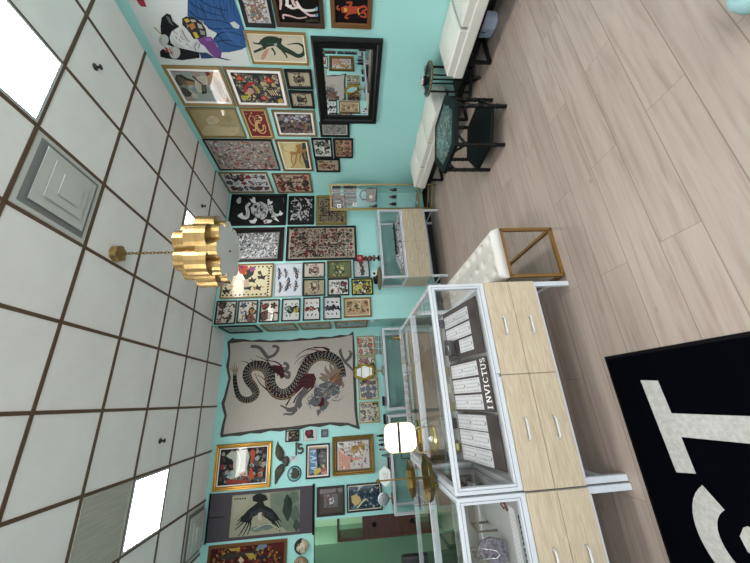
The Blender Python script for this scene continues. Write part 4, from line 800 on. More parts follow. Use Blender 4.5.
def woman(A, r):
    o = (130, 0); k = 5.746; T = lambda p, c: A.tr(o, p, c, k); L = lambda p, w, c, w2=None: A.trl(o, p, w, c, k, w2)
    P = [A.px(*q) for q in zz(o[0], o[1], [(-28, -28), (175, 372), (400, 375), (695, 380), (585, -28), (560, -75), (-50, -75)], k)]
    cloth_slab(A, P, .01, mat('white_printed_cloth', 'B5BBBA', .9, bump=(6, .5))).build('cloth', r)
    bl, d = '2A568F', '17181C'
    T([(332, -60), (330, 90), (370, 110), (420, 120), (450, 165), (500, 190), (480, 230), (500, 260), (520, 300), (570, 300), (640, 285), (668, 270), (660, 230), (580, -60)], bl)
    T([(590, 60), (640, 220), (660, 270), (665, 200), (620, 60), (585, -40), (560, -40)], '234E8C')
    for q in ([(340, 60), (380, 95), (430, 110), (520, 120), (600, 150)], [(400, 110), (460, 160), (520, 165), (600, 160)], [(340, 10), (420, 60), (520, 90)], [(370, -30), (450, 30), (560, 60)], [(500, 190), (540, 240), (600, 265), (660, 270)], [(480, 225), (520, 190), (580, 185), (650, 205)], [(500, 240), (560, 230), (640, 250)], [(400, 20), (430, 80), (440, 110)], [(520, 40), (540, 100), (560, 140)]): L(q, .012, '14284E', .006)
    for i in range(14): L([(335 + i * 20, -30 + (i * 37) % 60), (352 + i * 19, 20 + (i * 31) % 70), (378 + i * 17, 60 + (i * 23) % 90)], .008, '1C3C6C', .003)
    for i in range(8): L([(520 + i * 16, 150 + i * 9), (560 + i * 10, 200 + i * 6), (600 + i * 7, 250 + i * 2)], .007, '3A6AA8', .003)
    T([(574, 130), (600, 122), (630, 145), (625, 165), (595, 158)], 'C3C8C6')
    T([(175, 150), (182, 100), (212, 75), (235, 85), (245, 120), (285, 152), (262, 170), (240, 180), (228, 215), (235, 245), (262, 268), (330, 285), (400, 300), (400, 332), (300, 345), (210, 335), (175, 325), (172, 295), (190, 280), (225, 300), (255, 310), (250, 270), (215, 255), (185, 240), (178, 190)], d)
    T([(205, 90), (225, 95), (240, 130), (255, 150), (225, 130)], '5E6266')
    T([(262, 165), (285, 150), (305, 175), (320, 215), (345, 240), (375, 250), (360, 280), (310, 275), (262, 262), (235, 238), (230, 205), (240, 180)], 'D2D6D6')
    T([(300, 160), (320, 200), (345, 238), (330, 250), (300, 215), (285, 175)], 'BEC3C4'); T([(235, 205), (262, 262), (310, 275), (300, 262), (265, 240)], 'BCC2C3')
    for q in ([(250, 175), (262, 188), (275, 192)], [(290, 205), (300, 222), (312, 228)], [(282, 222), (290, 238), (298, 238)], [(262, 205), (270, 225)], [(320, 250), (340, 262), (360, 282)], [(300, 172), (320, 215), (345, 240)]): L(q, .007, d, .004)
    T([(300, 105), (325, 92), (370, 98), (410, 125), (435, 165), (442, 205), (425, 215), (395, 225), (365, 222), (345, 190), (325, 165), (300, 140)], '2E2A2C')
    for p, c in (([(310, 110), (330, 104), (345, 120), (325, 130)], 'C9A93A'), ([(335, 140), (365, 130), (378, 155), (355, 172)], 'B5763E'), ([(360, 185), (380, 182), (398, 212), (380, 222)], 'C9B03A'), ([(385, 130), (410, 140), (420, 165), (395, 160)], 'A9A9A2'), ([(400, 170), (430, 178), (432, 200), (408, 198)], '8A8A86'), ([(325, 130), (340, 150), (330, 160)], '8A8A86'), ([(345, 110), (375, 112), (380, 125), (355, 126)], 'A9A9A2'), ([(318, 150), (338, 160), (345, 180), (328, 165)], '6A3A3A')): T(p, c)
    T([(392, 225), (430, 208), (465, 210), (482, 228), (500, 265), (528, 300), (522, 332), (490, 330), (455, 300), (430, 265), (400, 245)], '6E3E84'); T([(430, 215), (465, 218), (470, 232), (440, 235)], '8A5AA0')
    T([(362, 240), (390, 228), (410, 255), (398, 292), (372, 295), (355, 275)], 'C3C8C6'); L([(385, 245), (372, 265), (380, 290)], .006, d); L([(400, 250), (395, 275)], .006, d)
    T([(400, 300), (440, 300), (490, 330), (560, 345), (590, 345), (520, 328), (450, 335), (410, 335)], '2A3E66')
    for cx, cy, rr in ((195, 228, 30), (258, 300, 34)):
        T([(cx + rr * cos(a) * .95, cy + rr * 1.1 * sin(a)) for a in [2 * pi * i / 18 for i in range(18)]], '9AA09E'); T([(cx + (rr - 3) * cos(a) * .95, cy + (rr - 3) * 1.1 * sin(a)) for a in [2 * pi * i / 18 for i in range(18)]], 'B9BEBC'); L([(cx - 12, cy - 14), (cx - 20, cy), (cx - 12, cy + 16)], .006, '7A807E')
    T([(195, 268), (212, 272), (225, 290), (218, 300), (200, 296), (208, 284)], 'A82A34'); L([(225, 270), (235, 300), (245, 318)], .008, 'A82A34'); L([(225, 300), (240, 305), (250, 295)], .006, 'A82A34'); L([(140, 155), (160, 175), (185, 200)], .014, 'A8884A', .01)
    T([(30, -25), (70, -30), (96, 38), (62, 34), (40, 5)], 'A32C3C')
    A.mb.build('printed_figure', r)
q2 = hit(200, 30, 0, XR)
hanging('R', -q2.y, q2.z, 'wall_tapestry', 'large white cloth banner of a reclining woman in a blue robe under the ceiling', 'tapestry', woman)
def scroll(A, r):
    quad = [(210, 494.5), (313.2, 485.2), (313.8, 532.5), (205.5, 543.8)]
    H_ = [A.px(*p) for p in quad]; x0 = min(H_[2][0], H_[3][0]); x1 = max(H_[0][0], H_[1][0]); 
    xs_ = sorted(p[0] for p in H_); zs_ = sorted(p[1] for p in H_); x0 = (xs_[0] + xs_[1]) / 2; x1 = (xs_[2] + xs_[3]) / 2; z0 = (zs_[0] + zs_[1]) / 2; z1 = (zs_[2] + zs_[3]) / 2
    MB().box(x0, x1, -.008, 0, z0, z1, mat('plum_grey_silk', '3C363E', .8, bump=(200, .1))).build('backing', r)
    xm = (x0 + x1) / 2; m = MB(); m.tube([(x0 - .01, -.012, z1), (x1 + .01, -.012, z1)], .012, BLACKM, 10); m.tube([(x0 - .02, -.014, z0), (x1 + .02, -.014, z0)], .016, BLACKM, 10); m.build('roller', r)
    MB().tube([(xm, -.012, z1 - .22), (xm, -.012, z1)], .004, BLACKM, 6).build('ribbon', r)
    B_ = Art('D', A.cx, A.cz, 1, 1, .01, 0, .00006)
    pz = [B_.px(*p) for p in zz(205, 485, [(198, 82), (682, 30), (682, 328), (172, 385)], 7.21)]
    xs2 = sorted(p[0] for p in pz); zs2 = sorted(p[1] for p in pz); a, b = (xs2[0] + xs2[1]) / 2, (xs2[2] + xs2[3]) / 2; c_, d_ = (zs2[0] + zs2[1]) / 2, (zs2[2] + zs2[3]) / 2
    oldpoly = B_.poly; B_.poly = lambda pts, c: B_.raw([(a + u * (b - a), c_ + v * (d_ - c_)) for u, v in pts], c)
    a_kimono_crow(B_); B_.mb.build('picture', r)
q3 = hit(260, 514, 1, YD)
hanging('D', q3.x, q3.z, 'hanging_scroll', 'plum-grey hanging scroll of a black eagle spreading its wings over rocks', 'scroll', scroll)
# mirror in a wide black frame
def black_mirror():
    y0, y1, z0, z1 = 2.123, 3.191, 1.093, 1.861; cy, cz = (y0 + y1) / 2, (z0 + z1) / 2; r = empty('wall_mirror', (XR - .001, cy, cz), -pi / 2); w, h = y1 - y0, z1 - z0
    prof = [(0, 0), (0, .035), (.02, .045), (.045, .04), (.06, .028), (.1, .024), (.115, .014), (.115, 0)]; m = MB(); vs = []; fs = []; K = len(prof)
    for sx, sz in ((-1, -1), (1, -1), (1, 1), (-1, 1)):
        for i, d in prof: vs.append((sx * (w / 2 - i), -d, sz * (h / 2 - i)))
    for a in range(4):
        b = (a + 1) % 4
        for k in range(K): fs.append((a * K + k, a * K + (k + 1) % K, b * K + (k + 1) % K, b * K + k))
    m.add(vs, fs, BLACK); m.build('frame', r)
    iw, ih = w / 2 - .115, h / 2 - .115
    MB().box(-iw, iw, -.01, -.002, -ih, ih, MIRROR).build('mirror_glass', r)
    b_ = MB()
    e = .022
    for (p, q) in (((-iw, -ih), (iw, -ih)), ((iw, -ih), (iw, ih)), ((iw, ih), (-iw, ih)), ((-iw, ih), (-iw, -ih))):
        ip = (p[0] * (1 - e / iw), p[1] * (1 - e / ih)); iq = (q[0] * (1 - e / iw), q[1] * (1 - e / ih)); b_.add([(p[0], -.0102, p[1]), (q[0], -.0102, q[1]), (iq[0], -.0135, iq[1]), (ip[0], -.0135, ip[1])], [(0, 1, 2, 3)], MIRROR)
    b_.build('bevelled_edge', r)
    tag(r, 'rectangular wall mirror in a wide black moulded frame', 'mirror')
black_mirror()
# carved wings, letter plaque, round plaque, price tag, masks
BRZ = mat('dark_bronze', '3E3A34', .5, metal=.3, bump=(150, .8))
def wall_item(name, label, cat, pix, fn, group=None):
    q = hit(pix[0], pix[1], 1, YD); r = empty(name, (q.x, YD - .001, q.z)); A = Art('D', q.x, q.z, 1, 1, .015, 0); fn(A, r); return tag(r, label, cat, group)
def relief(A, pts, t, m, o=(265, 425), k=9.375, t0=0):
    P = [A.px(*q) for q in zz(o[0], o[1], pts, k)]; n = len(P); c = (sum(p[0] for p in P) / n, sum(p[1] for p in P) / n)
    Q = [(c[0] + (x - c[0]) * .7, c[1] + (z - c[1]) * .7) for x, z in P]
    vs = [(x, -t0, z) for x, z in P] + [(x, -t0 - t * .6, z) for x, z in P] + [(x, -t0 - t, z) for x, z in Q]
    fs = [(i, (i + 1) % n, n + (i + 1) % n, n + i) for i in range(n)] + [(n + i, n + (i + 1) % n, 2 * n + (i + 1) % n, 2 * n + i) for i in range(n)] + [tuple(range(2 * n, 3 * n))]
    return MB().add(vs, fs, m)
def wings(A, r):
    for W_ in ([(118, 150), (128, 185), (160, 215), (182, 262), (178, 290), (165, 335), (140, 340), (110, 310), (95, 270), (100, 210)], [(172, 360), (185, 385), (180, 430), (150, 475), (120, 520), (98, 562), (90, 545), (92, 430), (110, 395), (140, 370)]):
        relief(A, W_, .03, BRZ).build('wing', r)
    f = MB()
    for s, e in (((120, 180), (165, 320)), ((110, 215), (155, 325)), ((105, 260), (145, 325)), ((150, 215), (172, 320)), ((165, 375), (110, 500)), ((150, 380), (105, 460)), ((175, 395), (130, 490)), ((140, 385), (100, 430))):
        P = [A.px(*q) for q in zz(265, 425, [s, ((s[0] + e[0]) / 2 - 4, (s[1] + e[1]) / 2), e], 9.375)]; f.tube([(x, -.03, z) for x, z in P], .006, mat('worn_bronze', '5A5242', .5, metal=.4), 6)
    f.build('feathers', r)
    relief(A, [(175, 300), (205, 290), (225, 310), (228, 345), (212, 385), (190, 390), (182, 360), (160, 350), (165, 330)], .045, BRZ).build('skull', r)
wall_item('winged_skull', 'dark bronze carved skull with two spread wings beside the bright gold frame', 'wall carving', (280, 462), wings)
def letters(A, r):
    m = MB()
    for P in ([(285, 165), (300, 160), (300, 285), (285, 285)], [(300, 170), (350, 178), (350, 190), (322, 190), (325, 215), (345, 205), (362, 220), (362, 255), (340, 275), (312, 270), (308, 255), (330, 258), (345, 245), (342, 228), (325, 235), (308, 225)]):
        n = len(P); Q = [A.px(*q) for q in zz(265, 425, P, 9.375)]; m.add([(x, -.02, z) for x, z in Q] + [(x, 0, z) for x, z in Q], [tuple(range(n))] + [(i, (i + 1) % n, n + (i + 1) % n, n + i) for i in range(n)], BRZ)
    m.build('carving', r)
wall_item('wall_carving', 'small dark pierced carving above the white tag on the wall', 'wall carving', (299, 449), letters)
def rplaque(A, r):
    c = A.px(*zz(265, 425, [(275, 457)], 9.375)[0]); R_ = abs(A.px(*zz(265, 425, [(275, 383)], 9.375)[0])[0] - c[0])
    M_ = Matrix.Translation((c[0], 0, c[1])) @ Matrix.Rotation(pi / 2, 4, 'X')
    MB().lathe([(R_, 0), (R_, .014), (R_ * .88, .018), (R_ * .86, .01)], mat('navy_glaze', '1E2A52', .3), n=40, M=M_).build('rim', r)
    MB().lathe([(R_ * .86, .004), (R_ * .86, .011), (.001, .011)], mat('pale_turquoise_glaze', '86BDB4', .4), n=40, M=M_).build('disc', r)
    relief(A, [(255, 405), (285, 400), (320, 430), (325, 470), (300, 500), (270, 505), (240, 490), (250, 470), (238, 455), (255, 440)], .014, BRZ, t0=.01).build('relief_figure', r)
wall_item('round_plaque', 'round wall plaque with a navy rim and dark relief figure below the winged skull', 'plaque', (294, 473), rplaque)
def ptag(A, r):
    P = [A.px(*q) for q in zz(265, 425, [(228, 295), (298, 290), (300, 342), (230, 345)], 9.375)]; x0, x1 = min(p[0] for p in P), max(p[0] for p in P); z0, z1 = min(p[1] for p in P), max(p[1] for p in P)
    MB().box(x0, x1, -.004, 0, z0, z1, PAPER).build('card', r)
    m = MB(); k = mat('grey_ink', '7A7C80', .8)
    for i in range(3): m.box(x0 + .03 + i * .015, x0 + .04 + i * .015, -.0046, -.004, z0 + .03, z1 - .03, k)
    m.build('printed_lines', r)
wall_item('paper_tag', 'small white paper tag on the wall between the winged skull and round plaque', 'tag', (293, 459), ptag)
def mask(cxp, cyp, label, tone, hair, sx=.088, sz=.1, rot=0):
    q = hit(cxp, cyp, 1, YD); r = empty('face_mask', (q.x, YD - .001, q.z)); r.rotation_euler[1] = rot
    m = MB(); nu, nv = 28, 20; vs = []; fs = []
    for j in range(nv + 1):
        ph = j / nv * pi / 2
        for i in range(nu):
            a = 2 * pi * i / nu; x = sx * sin(ph) * cos(a) * (1 - .12 * max(0, -sin(a))); z = sz * sin(ph) * sin(a); y = -.07 * cos(ph) ** .8
            def bump(px_, pz_, r_, h_): 
                d = math.hypot((x - px_), (z - pz_)); return h_ * math.exp(-(d / r_) ** 2)
            y -= bump(0, -.005, .016, .026) + bump(0, .02, .012, .012); y += bump(-.045, .025, .02, .014) + bump(.045, .025, .02, .014) + bump(0, -.045, .012, .004); y -= bump(0, -.06, .025, .01)
            y -= bump(-.06, -.03, .03, .008) + bump(.06, -.03, .03, .008)
            vs.append((x, min(y, 0), z))
    for j in range(nv):
        for i in range(nu): fs.append((j * nu + i, j * nu + (i + 1) % nu, (j + 1) * nu + (i + 1) % nu, (j + 1) * nu + i))
    m.add(vs, fs, tone, True); m.build('face', r)
    k = mat('mask_ink', '1C1614', .5)
    f = MB()
    for s in (-1, 1): f.tube([(s * .025, -.068, .022), (s * .045, -.064, .026), (s * .065, -.05, .02)], .004, k, 6); f.tube([(s * .025, -.072, .05), (s * .05, -.062, .056)], .004, k, 6)
    f.build('eyes', r); MB().tube([(-.025, -.076, -.058), (0, -.082, -.055), (.025, -.076, -.058)], .005, mat('mask_lip', '8A2E2A', .5), 6).build('mouth', r)
    if hair:
        h_ = MB(); vs = []; fs = []
        for j in range(8):
            for i in range(15):
                a = pi * i / 14 * 1.0; ph = .62 + j / 7 * .38; vs.append((sx * 1.04 * ph * cos(a), -.074 * math.sqrt(max(1 - ph * ph, 0)) - .004, sz * 1.05 * ph * sin(a)))
        for j in range(7):
            for i in range(14): fs.append((j * 15 + i, j * 15 + i + 1, (j + 1) * 15 + i + 1, (j + 1) * 15 + i))
        h_.add(vs, fs, k, True); h_.build('hair', r)
    tag(r, label, 'mask')
mask(302, 546, 'pale round-faced wall mask with black painted hair', mat('mask_ivory', 'B9AD98', .45), True)
mask(301, 564, 'brown wooden face mask cut by the picture edge, next to the pale mask', mat('mask_brown', '8A745C', .5), False)

# ================================================================ FURNITURE
def zh(z): return z
def make_case(w, d, h, zf=.63, zd=.265, legs=True):
    """glass display counter on a white metal frame with four oak drawers; origin at the front corner on the viewer's right, on the floor; extends to -x and +y"""
    r = empty('display_case', (0, 0, 0)); t = .034; f = MB()
    for x in (-w, -t):
        for y in (0, d - t): f.box(x, x + t, y, y + t, 0, h, WHITE)
    for z in (h - t, zf - .002):
        zt = z + t if z > .9 else z + .034
        f.box(-w + t, -t, 0, t, z, zt, WHITE); f.box(-w + t, -t, d - t, d, z, zt, WHITE); f.box(-w, -w + t, t, d - t, z, zt, WHITE); f.box(-t, 0, t, d - t, z, zt, WHITE)
    f.box(-w + t, -t, 0, t, zd - .02, zd, WHITE); f.box(-w + .002, -.002, -.007, 0, zf - .006, zf + .014, WHITE)
    f.box(-w + .006, -w + .024, t, d - t, .1, .118, WHITE); f.box(-.024, -.006, t, d - t, .1, .118, WHITE); f.box(-w + .02, -.02, d - .024, d - .006, .1, .118, WHITE)
    f.build('frame', r, .003)
    MB().box(-w + .002, -.002, .02, d - .003, zd, zf - .004, OAK).build('carcass', r)
    k = MB(); gk = mat('grey_groove_shade', '6C7076', .6)  # thin proud strips; the dark of the frame grooves is put into their colour
    for (a, b, c_, e) in ((-w + t * .55, -w + t * .55 + .003, zf + .02, h - t * .5), (-t * .55 - .003, -t * .55, zf + .02, h - t * .5), (-w + t * .55, -t * .55, h - t * .5, h - t * .5 + .003), (-w + t * .55, -t * .55, zf + .0205, zf + .0235)): k.box(a, b, -.0008, .001, c_, e, gk)
    k.build('groove_shade_strip', r)
    MB().box(-w + t, -t, t, d - t, zf + .022, zf + .03, mat('white_deck', '8E918E', .4)).build('deck', r)
    dw = (w - .003) / 2; zm = (zd + zf) / 2
    for i in range(2):
        for (a, b) in ((zd + .003, zm - .0015), (zm + .0015, zf - .008)):
            x1 = -i * (dw + .003); q = MB().box(x1 - dw, x1, -.016, -.0005, a, b, OAK).build('drawer', r, .0015)
            cx, cz = x1 - dw * .5, (a + b) / 2 + .005
            MB().tube([(cx - .055, -.016, cz), (cx - .055, -.036, cz), (cx - .045, -.044, cz), (cx + .045, -.044, cz), (cx + .055, -.036, cz), (cx + .055, -.016, cz)], .0055, WHITE, 8).build('handle', q)
    MB().box(-w + .01, -.01, .01, d - .01, h - .001, h + .005, GLASS).build('glass_top', r)
    MB().box(-w + t, -t, .008, .013, zf + .032, h - t, GLASS).build('glass_front', r)
    for x in (-w + .01, -.015): MB().box(x, x + .005, t, d - t, zf + .032, h - t, GLASS).build('glass_side', r)
    MB().box(-w + t, -t, d - .013, d - .008, zf + .032, h - t, GLASS).build('glass_back', r)
    MB().lathe([(.011, 0), (.011, .004), (.007, .006)], mat('lock_steel', 'A9ABAD', .3, metal=1), c=(0, 0, 0), n=14, M=Matrix.Translation((-w / 2, -.007, zf + .005)) @ Matrix.Rotation(pi / 2, 4, 'X')).build('lock', r)
    return r
CW, CD = 1.213, .70
c1 = make_case(CW, CD, 1.0); c1.location = (.705, 1.925, 0)
tag(c1, 'white-framed glass counter with oak drawers next to the white tufted bench', 'display case', 'glass display counters in the front rows')
for (x, y, lb) in ((.705 - CW - .008, 1.915, 'white-framed glass counter cut by the picture edge, beside the one with the INVICTUS board'), (.705, 1.915 + CD + .02, 'glass counter standing directly behind the one with the INVICTUS board'), (.705 - CW - .008, 1.915 + CD + .02, 'glass counter in the second row, before the doorway')):
    c = copy_tree(c1); c.location = (x, y, 0); c['label'] = lb
    if y > 2: c.location = (x - CW, y + CD, 0); c.rotation_euler = (0, 0, pi)
cs = make_case(1.223, .44, 1.025); cs.location = (1.07, 4.86, 0)
tag(cs, 'glass counter against the wall beneath the dragon tapestry', 'display case', 'glass display counters along the walls')
c = copy_tree(cs); c.location = (-.212, 4.86, 0); c['label'] = 'glass counter against the wall beneath the cougar painting, next to the doorway'
c = copy_tree(cs); c.location = (2.945, 4.325, 0); c['label'] = 'small glass counter with oak drawers by the gold cabinet, beneath the framed flash sheets'
# ---- long upholstered benches on the mirror wall
def bench(y0, n, label, skip=False):
    L_ = .46; Wd = .49; r = empty('wall_bench', (XR - .005 - Wd, y0, 0)); m = MB()
    m.box(0, Wd, 0, n * L_, .27, .375, LEATHER); m.build('base', r, .015, 3)
    for i in range(n):
        c = MB(); nx, ny = 10, 10; vs = []; fs = []
        x0, x1, a, b = .014, Wd, i * L_ + .011, (i + 1) * L_ - .011
        for j in range(ny + 1):
            for k in range(nx + 1):
                u, v = k / nx, j / ny; e = (min(u, 1 - u, .5) * 2) ** .5 * (min(v, 1 - v, .5) * 2) ** .5
                vs.append((x0 + (x1 - x0) * u, a + (b - a) * v, .445 + .036 * min(e * 1.3, 1) + .022 * u))
        T0 = (nx + 1) * (ny + 1)
        for j in range(ny):
            for k in range(nx): q = j * (nx + 1) + k; fs.append((q, q + 1, q + nx + 2, q + nx + 1))
        ring = [k for k in range(nx + 1)] + [(nx + 1) * j + nx for j in range(1, ny + 1)] + [(nx + 1) * ny + k for k in range(nx - 1, -1, -1)] + [(nx + 1) * j for j in range(ny - 1, 0, -1)]
        for q in ring: vs.append((vs[q][0], vs[q][1], .375))
        for q in range(len(ring)): fs.append((ring[q], ring[(q + 1) % len(ring)], T0 + (q + 1) % len(ring), T0 + q))
        c.add(vs, fs, LEATHER, False); co_ = c.build('cushion', r, .012, 3)
    l = MB(); l.box(.05, Wd - .03, .03, n * L_ - .03, .235, .27, BLACKM); l.build('underframe', r)
    for y in (.12, n * L_ - .12 - .02):
        q = MB(); q.tube([(.06, y, .245), (.06, y, .02), (Wd - .06, y, .02), (Wd - .06, y, .245)], .016, BLACKM, sq=True); q.build('leg', r)
    return tag(r, label, 'bench', 'white cushioned benches along the mirror wall')
bench(.82, 3, 'white cushioned bench under the mirror, cut by the picture edge')
bench(2.63, 3, 'white cushioned bench between the round side table and gold cabinet, behind the hexagonal table')
def bag():
    r = empty('storage_bag', (3.44, 1.86, 0)); m = MB(); vs = []; fs = []
    m.prism([(-.06, -.09), (.05, -.1), (.07, 0), (.05, .1), (-.05, .11), (-.08, 0)], 0.0, .15, mat('pale_blue_grey_cloth', '8E98AA', .7, bump=(20, .4))); m.build('bag', r, .03, 3)
    MB().tube([(-.07, .03, .1), (-.09, .03, .12), (-.07, .03, .14)], .004, BLACKM, 6).build('tab', r)
    tag(r, 'pale blue-grey cloth bag tucked under the bench beneath the mirror', 'bag')
bag()
# ---- round side table
def side_table():
    r = empty('round_side_table', (3.40, 2.41, 0)); m = MB()
    MB().lathe([(.001, .55), (.165, .55), (.168, .556), (.165, .562), (.001, .562)], mat('dark_glass_top', '1E3A3C', .1), n=40).build('tabletop', r)
    MB().lathe([(.162, .545), (.174, .545), (.176, .568), (.164, .568), (.162, .56)], mat('mottled_gold_rim', '8A7648', .4, metal=.6, noise=(60, '3E3A2A', 1)), n=40).build('rim', r)
    for k in range(4):
        a = pi / 4 + k * pi / 2; q = MB()
        for o_ in (-.02, .02): q.tube([(.12 * cos(a) - o_ * sin(a), .12 * sin(a) + o_ * cos(a), .55), (.12 * cos(a) - o_ * sin(a), .12 * sin(a) + o_ * cos(a), .05)], .008, BLACK, 8)
        q.build('leg', r)
    for k in range(2):
        a = pi / 4 + k * pi / 2; MB().box(-.17, .17, -.014, .014, 0, .03, BLACK, M=Matrix.Translation((0, 0, k * .0301)) @ Matrix.Rotation(a, 4, 'Z')).build('foot', r)
    MB().box(-.12, .12, -.12, .12, .2, .215, BLACK).build('shelf', r, .004)
    tag(r, 'small round dark-topped side table with gold rim between the two white benches', 'side table')
side_table()
def planter():
    r = empty('patterned_cup', (3.38, 2.42, .5625)); MB().lathe([(.03, 0), (.045, .01), (.05, .05), (.047, .06), (.04, .055), (.04, .02)], BLACKM, n=20).build('cup', r)
    c = MB(); rnd = random.Random(3)
    for i in range(5): c.lathe([(.001, .04), (.02, .05), (.024, .065), (.012, .078), (.001, .08)], mat('black_white_print', 'D5D6DA', .5, noise=(90, '1E1E22', 1)), c=(.025 * cos(i * 1.3), .025 * sin(i * 1.3), .0), n=9)
    c.build('paper_balls', r); tag(r, 'black cup of crumpled black and white paper on the round side table', 'cup')
    r = empty('business_card_box', (3.36, 2.52, .5625)); MB().box(-.03, .03, -.02, .02, 0, .02, mat('blue_grey_tin', '3E5A6A', .4)).build('box', r); MB().box(-.028, .028, -.004, -.002, .021, .06, PAPER).build('card', r, 0); tag(r, 'small blue-grey tin with an upright white card on the round side table', 'card holder')
    r = empty('wire_rack', (3.46, 2.34, .5625)); 
    for k in range(3): MB().tube([(-.03, .02 * k - .02, 0), (-.03, .02 * k - .02, .045), (.03, .02 * k - .02, .045), (.03, .02 * k - .02, 0)], .002, BLACK, 6).build('hoop', r)
    MB().box(-.034, .034, -.028, .03, 0, .003, BLACK).build('base', r); tag(r, 'tiny black wire rack on the round side table, beside the crumpled paper', 'rack')
planter()
# ---- hexagonal bamboo-style table
def hex_table():
    r = empty('hexagonal_table', (2.52, 2.375, 0)); Rr = .385
    GR = mat('dark_green_lacquer', '0A1213', .6, spec=.12); hx = lambda R_: [(R_ * cos(-pi / 2 + k * pi / 3), R_ * sin(-pi / 2 + k * pi / 3)) for k in range(6)]
    MB().prism(hx(Rr), .47, .51, GR).build('tabletop', r, .006)
    p = MB(); p.prism(hx(Rr * .77), .5102, .5115, mat('faded_green_ground', '2A3E3E', .4)); rnd = random.Random(12); cols = ['5E6E6B', '7F908A', '4F8880', '7A705A', '2A403E', '6A7E7A', '1E2E2E', '46605C']
    for i in range(240):
        a, q = rnd.random() * 2 * pi, Rr * .66 * math.sqrt(rnd.random()); x, y = q * cos(a), q * sin(a); s = rnd.uniform(.008, .028); b = rnd.random() * 3; n = 7
        p.add([(x + s * cos(b + 2 * pi * k / n) * rnd.uniform(.4, 1.2), y + s * sin(b + 2 * pi * k / n) * rnd.uniform(.3, 1), .5117 + i * .000006) for k in range(n)], [tuple(range(n))], mat('lacquer_' + (c_ := rnd.choice(cols)), c_, .35))
    for i in range(60):
        x, y, b, L2 = rnd.uniform(-.2, .2), rnd.uniform(-.2, .2), rnd.random() * 3, rnd.uniform(.03, .07); n_ = (-sin(b) * .003, cos(b) * .003); p.add([(x + n_[0], y + n_[1], .5133 + i * 5e-6), (x + L2 * cos(b), y + L2 * sin(b), .5133 + i * 5e-6), (x - n_[0], y - n_[1], .5133 + i * 5e-6)], [(0, 1, 2)], mat('lacquer_pale_line', 'A9B5AE', .4))
    for q in range(6):
        for i in range(7): a = q * 1.05 + .3; p.add([(.03 * i * cos(a) - .1 + s_ * .006, .028 * i * sin(a) + .04 * sin(i) + t_ * .005, .5136) for s_, t_ in ((-1, -1), (1, -1), (1, 1), (-1, 1))], [(0, 1, 2, 3)], mat('lacquer_bright_teal', '5AB0A8', .35))
    p.build('painted_panel', r)
    MB().prism(hx(Rr * .9), .115, .145, GR).build('shelf', r, .005)
    def bamboo(a, b, rad, m_, mm):
        a, b = Vector(a), Vector(b); L_ = (b - a).length; n = max(2, int(L_ / .085)); pts, rs = [], []
        for i in range(n + 1):
            t = i / n
            for dt, k in ((-.012, 1), (0, 1.3), (.012, 1)):
                tt = min(max(t + dt / L_, 0), 1); pts.append(a.lerp(b, tt)); rs.append(rad * k)
        P, Q = [pts[0]], [rs[0]]
        for p_, r_ in zip(pts[1:], rs[1:]):
            if (p_ - P[-1]).length > .001: P.append(p_); Q.append(r_)
        m_.tube(P, rad, mm, 10, rs=Q)
    for k in range(6):
        a = -pi / 2 + k * pi / 3; x, y = .345 * cos(a), .345 * sin(a); l = MB(); bamboo((x, y, 0), (x, y, .47), .019, l, BLACK); lo = l.build('leg', r)
        b_ = MB()
        for s in (-1, 1):
            a2 = a + s * pi / 3; tx, ty = (.345 * cos(a2) - x), (.345 * sin(a2) - y); d = math.hypot(tx, ty); bamboo((x, y, .38), (x + tx / d * .085, y + ty / d * .085, .465), .012, b_, BLACK)
        b_.build('corner_bracket', r)
    tag(r, 'hexagonal dark green table with painted top and black bamboo-style legs', 'table')
hex_table()
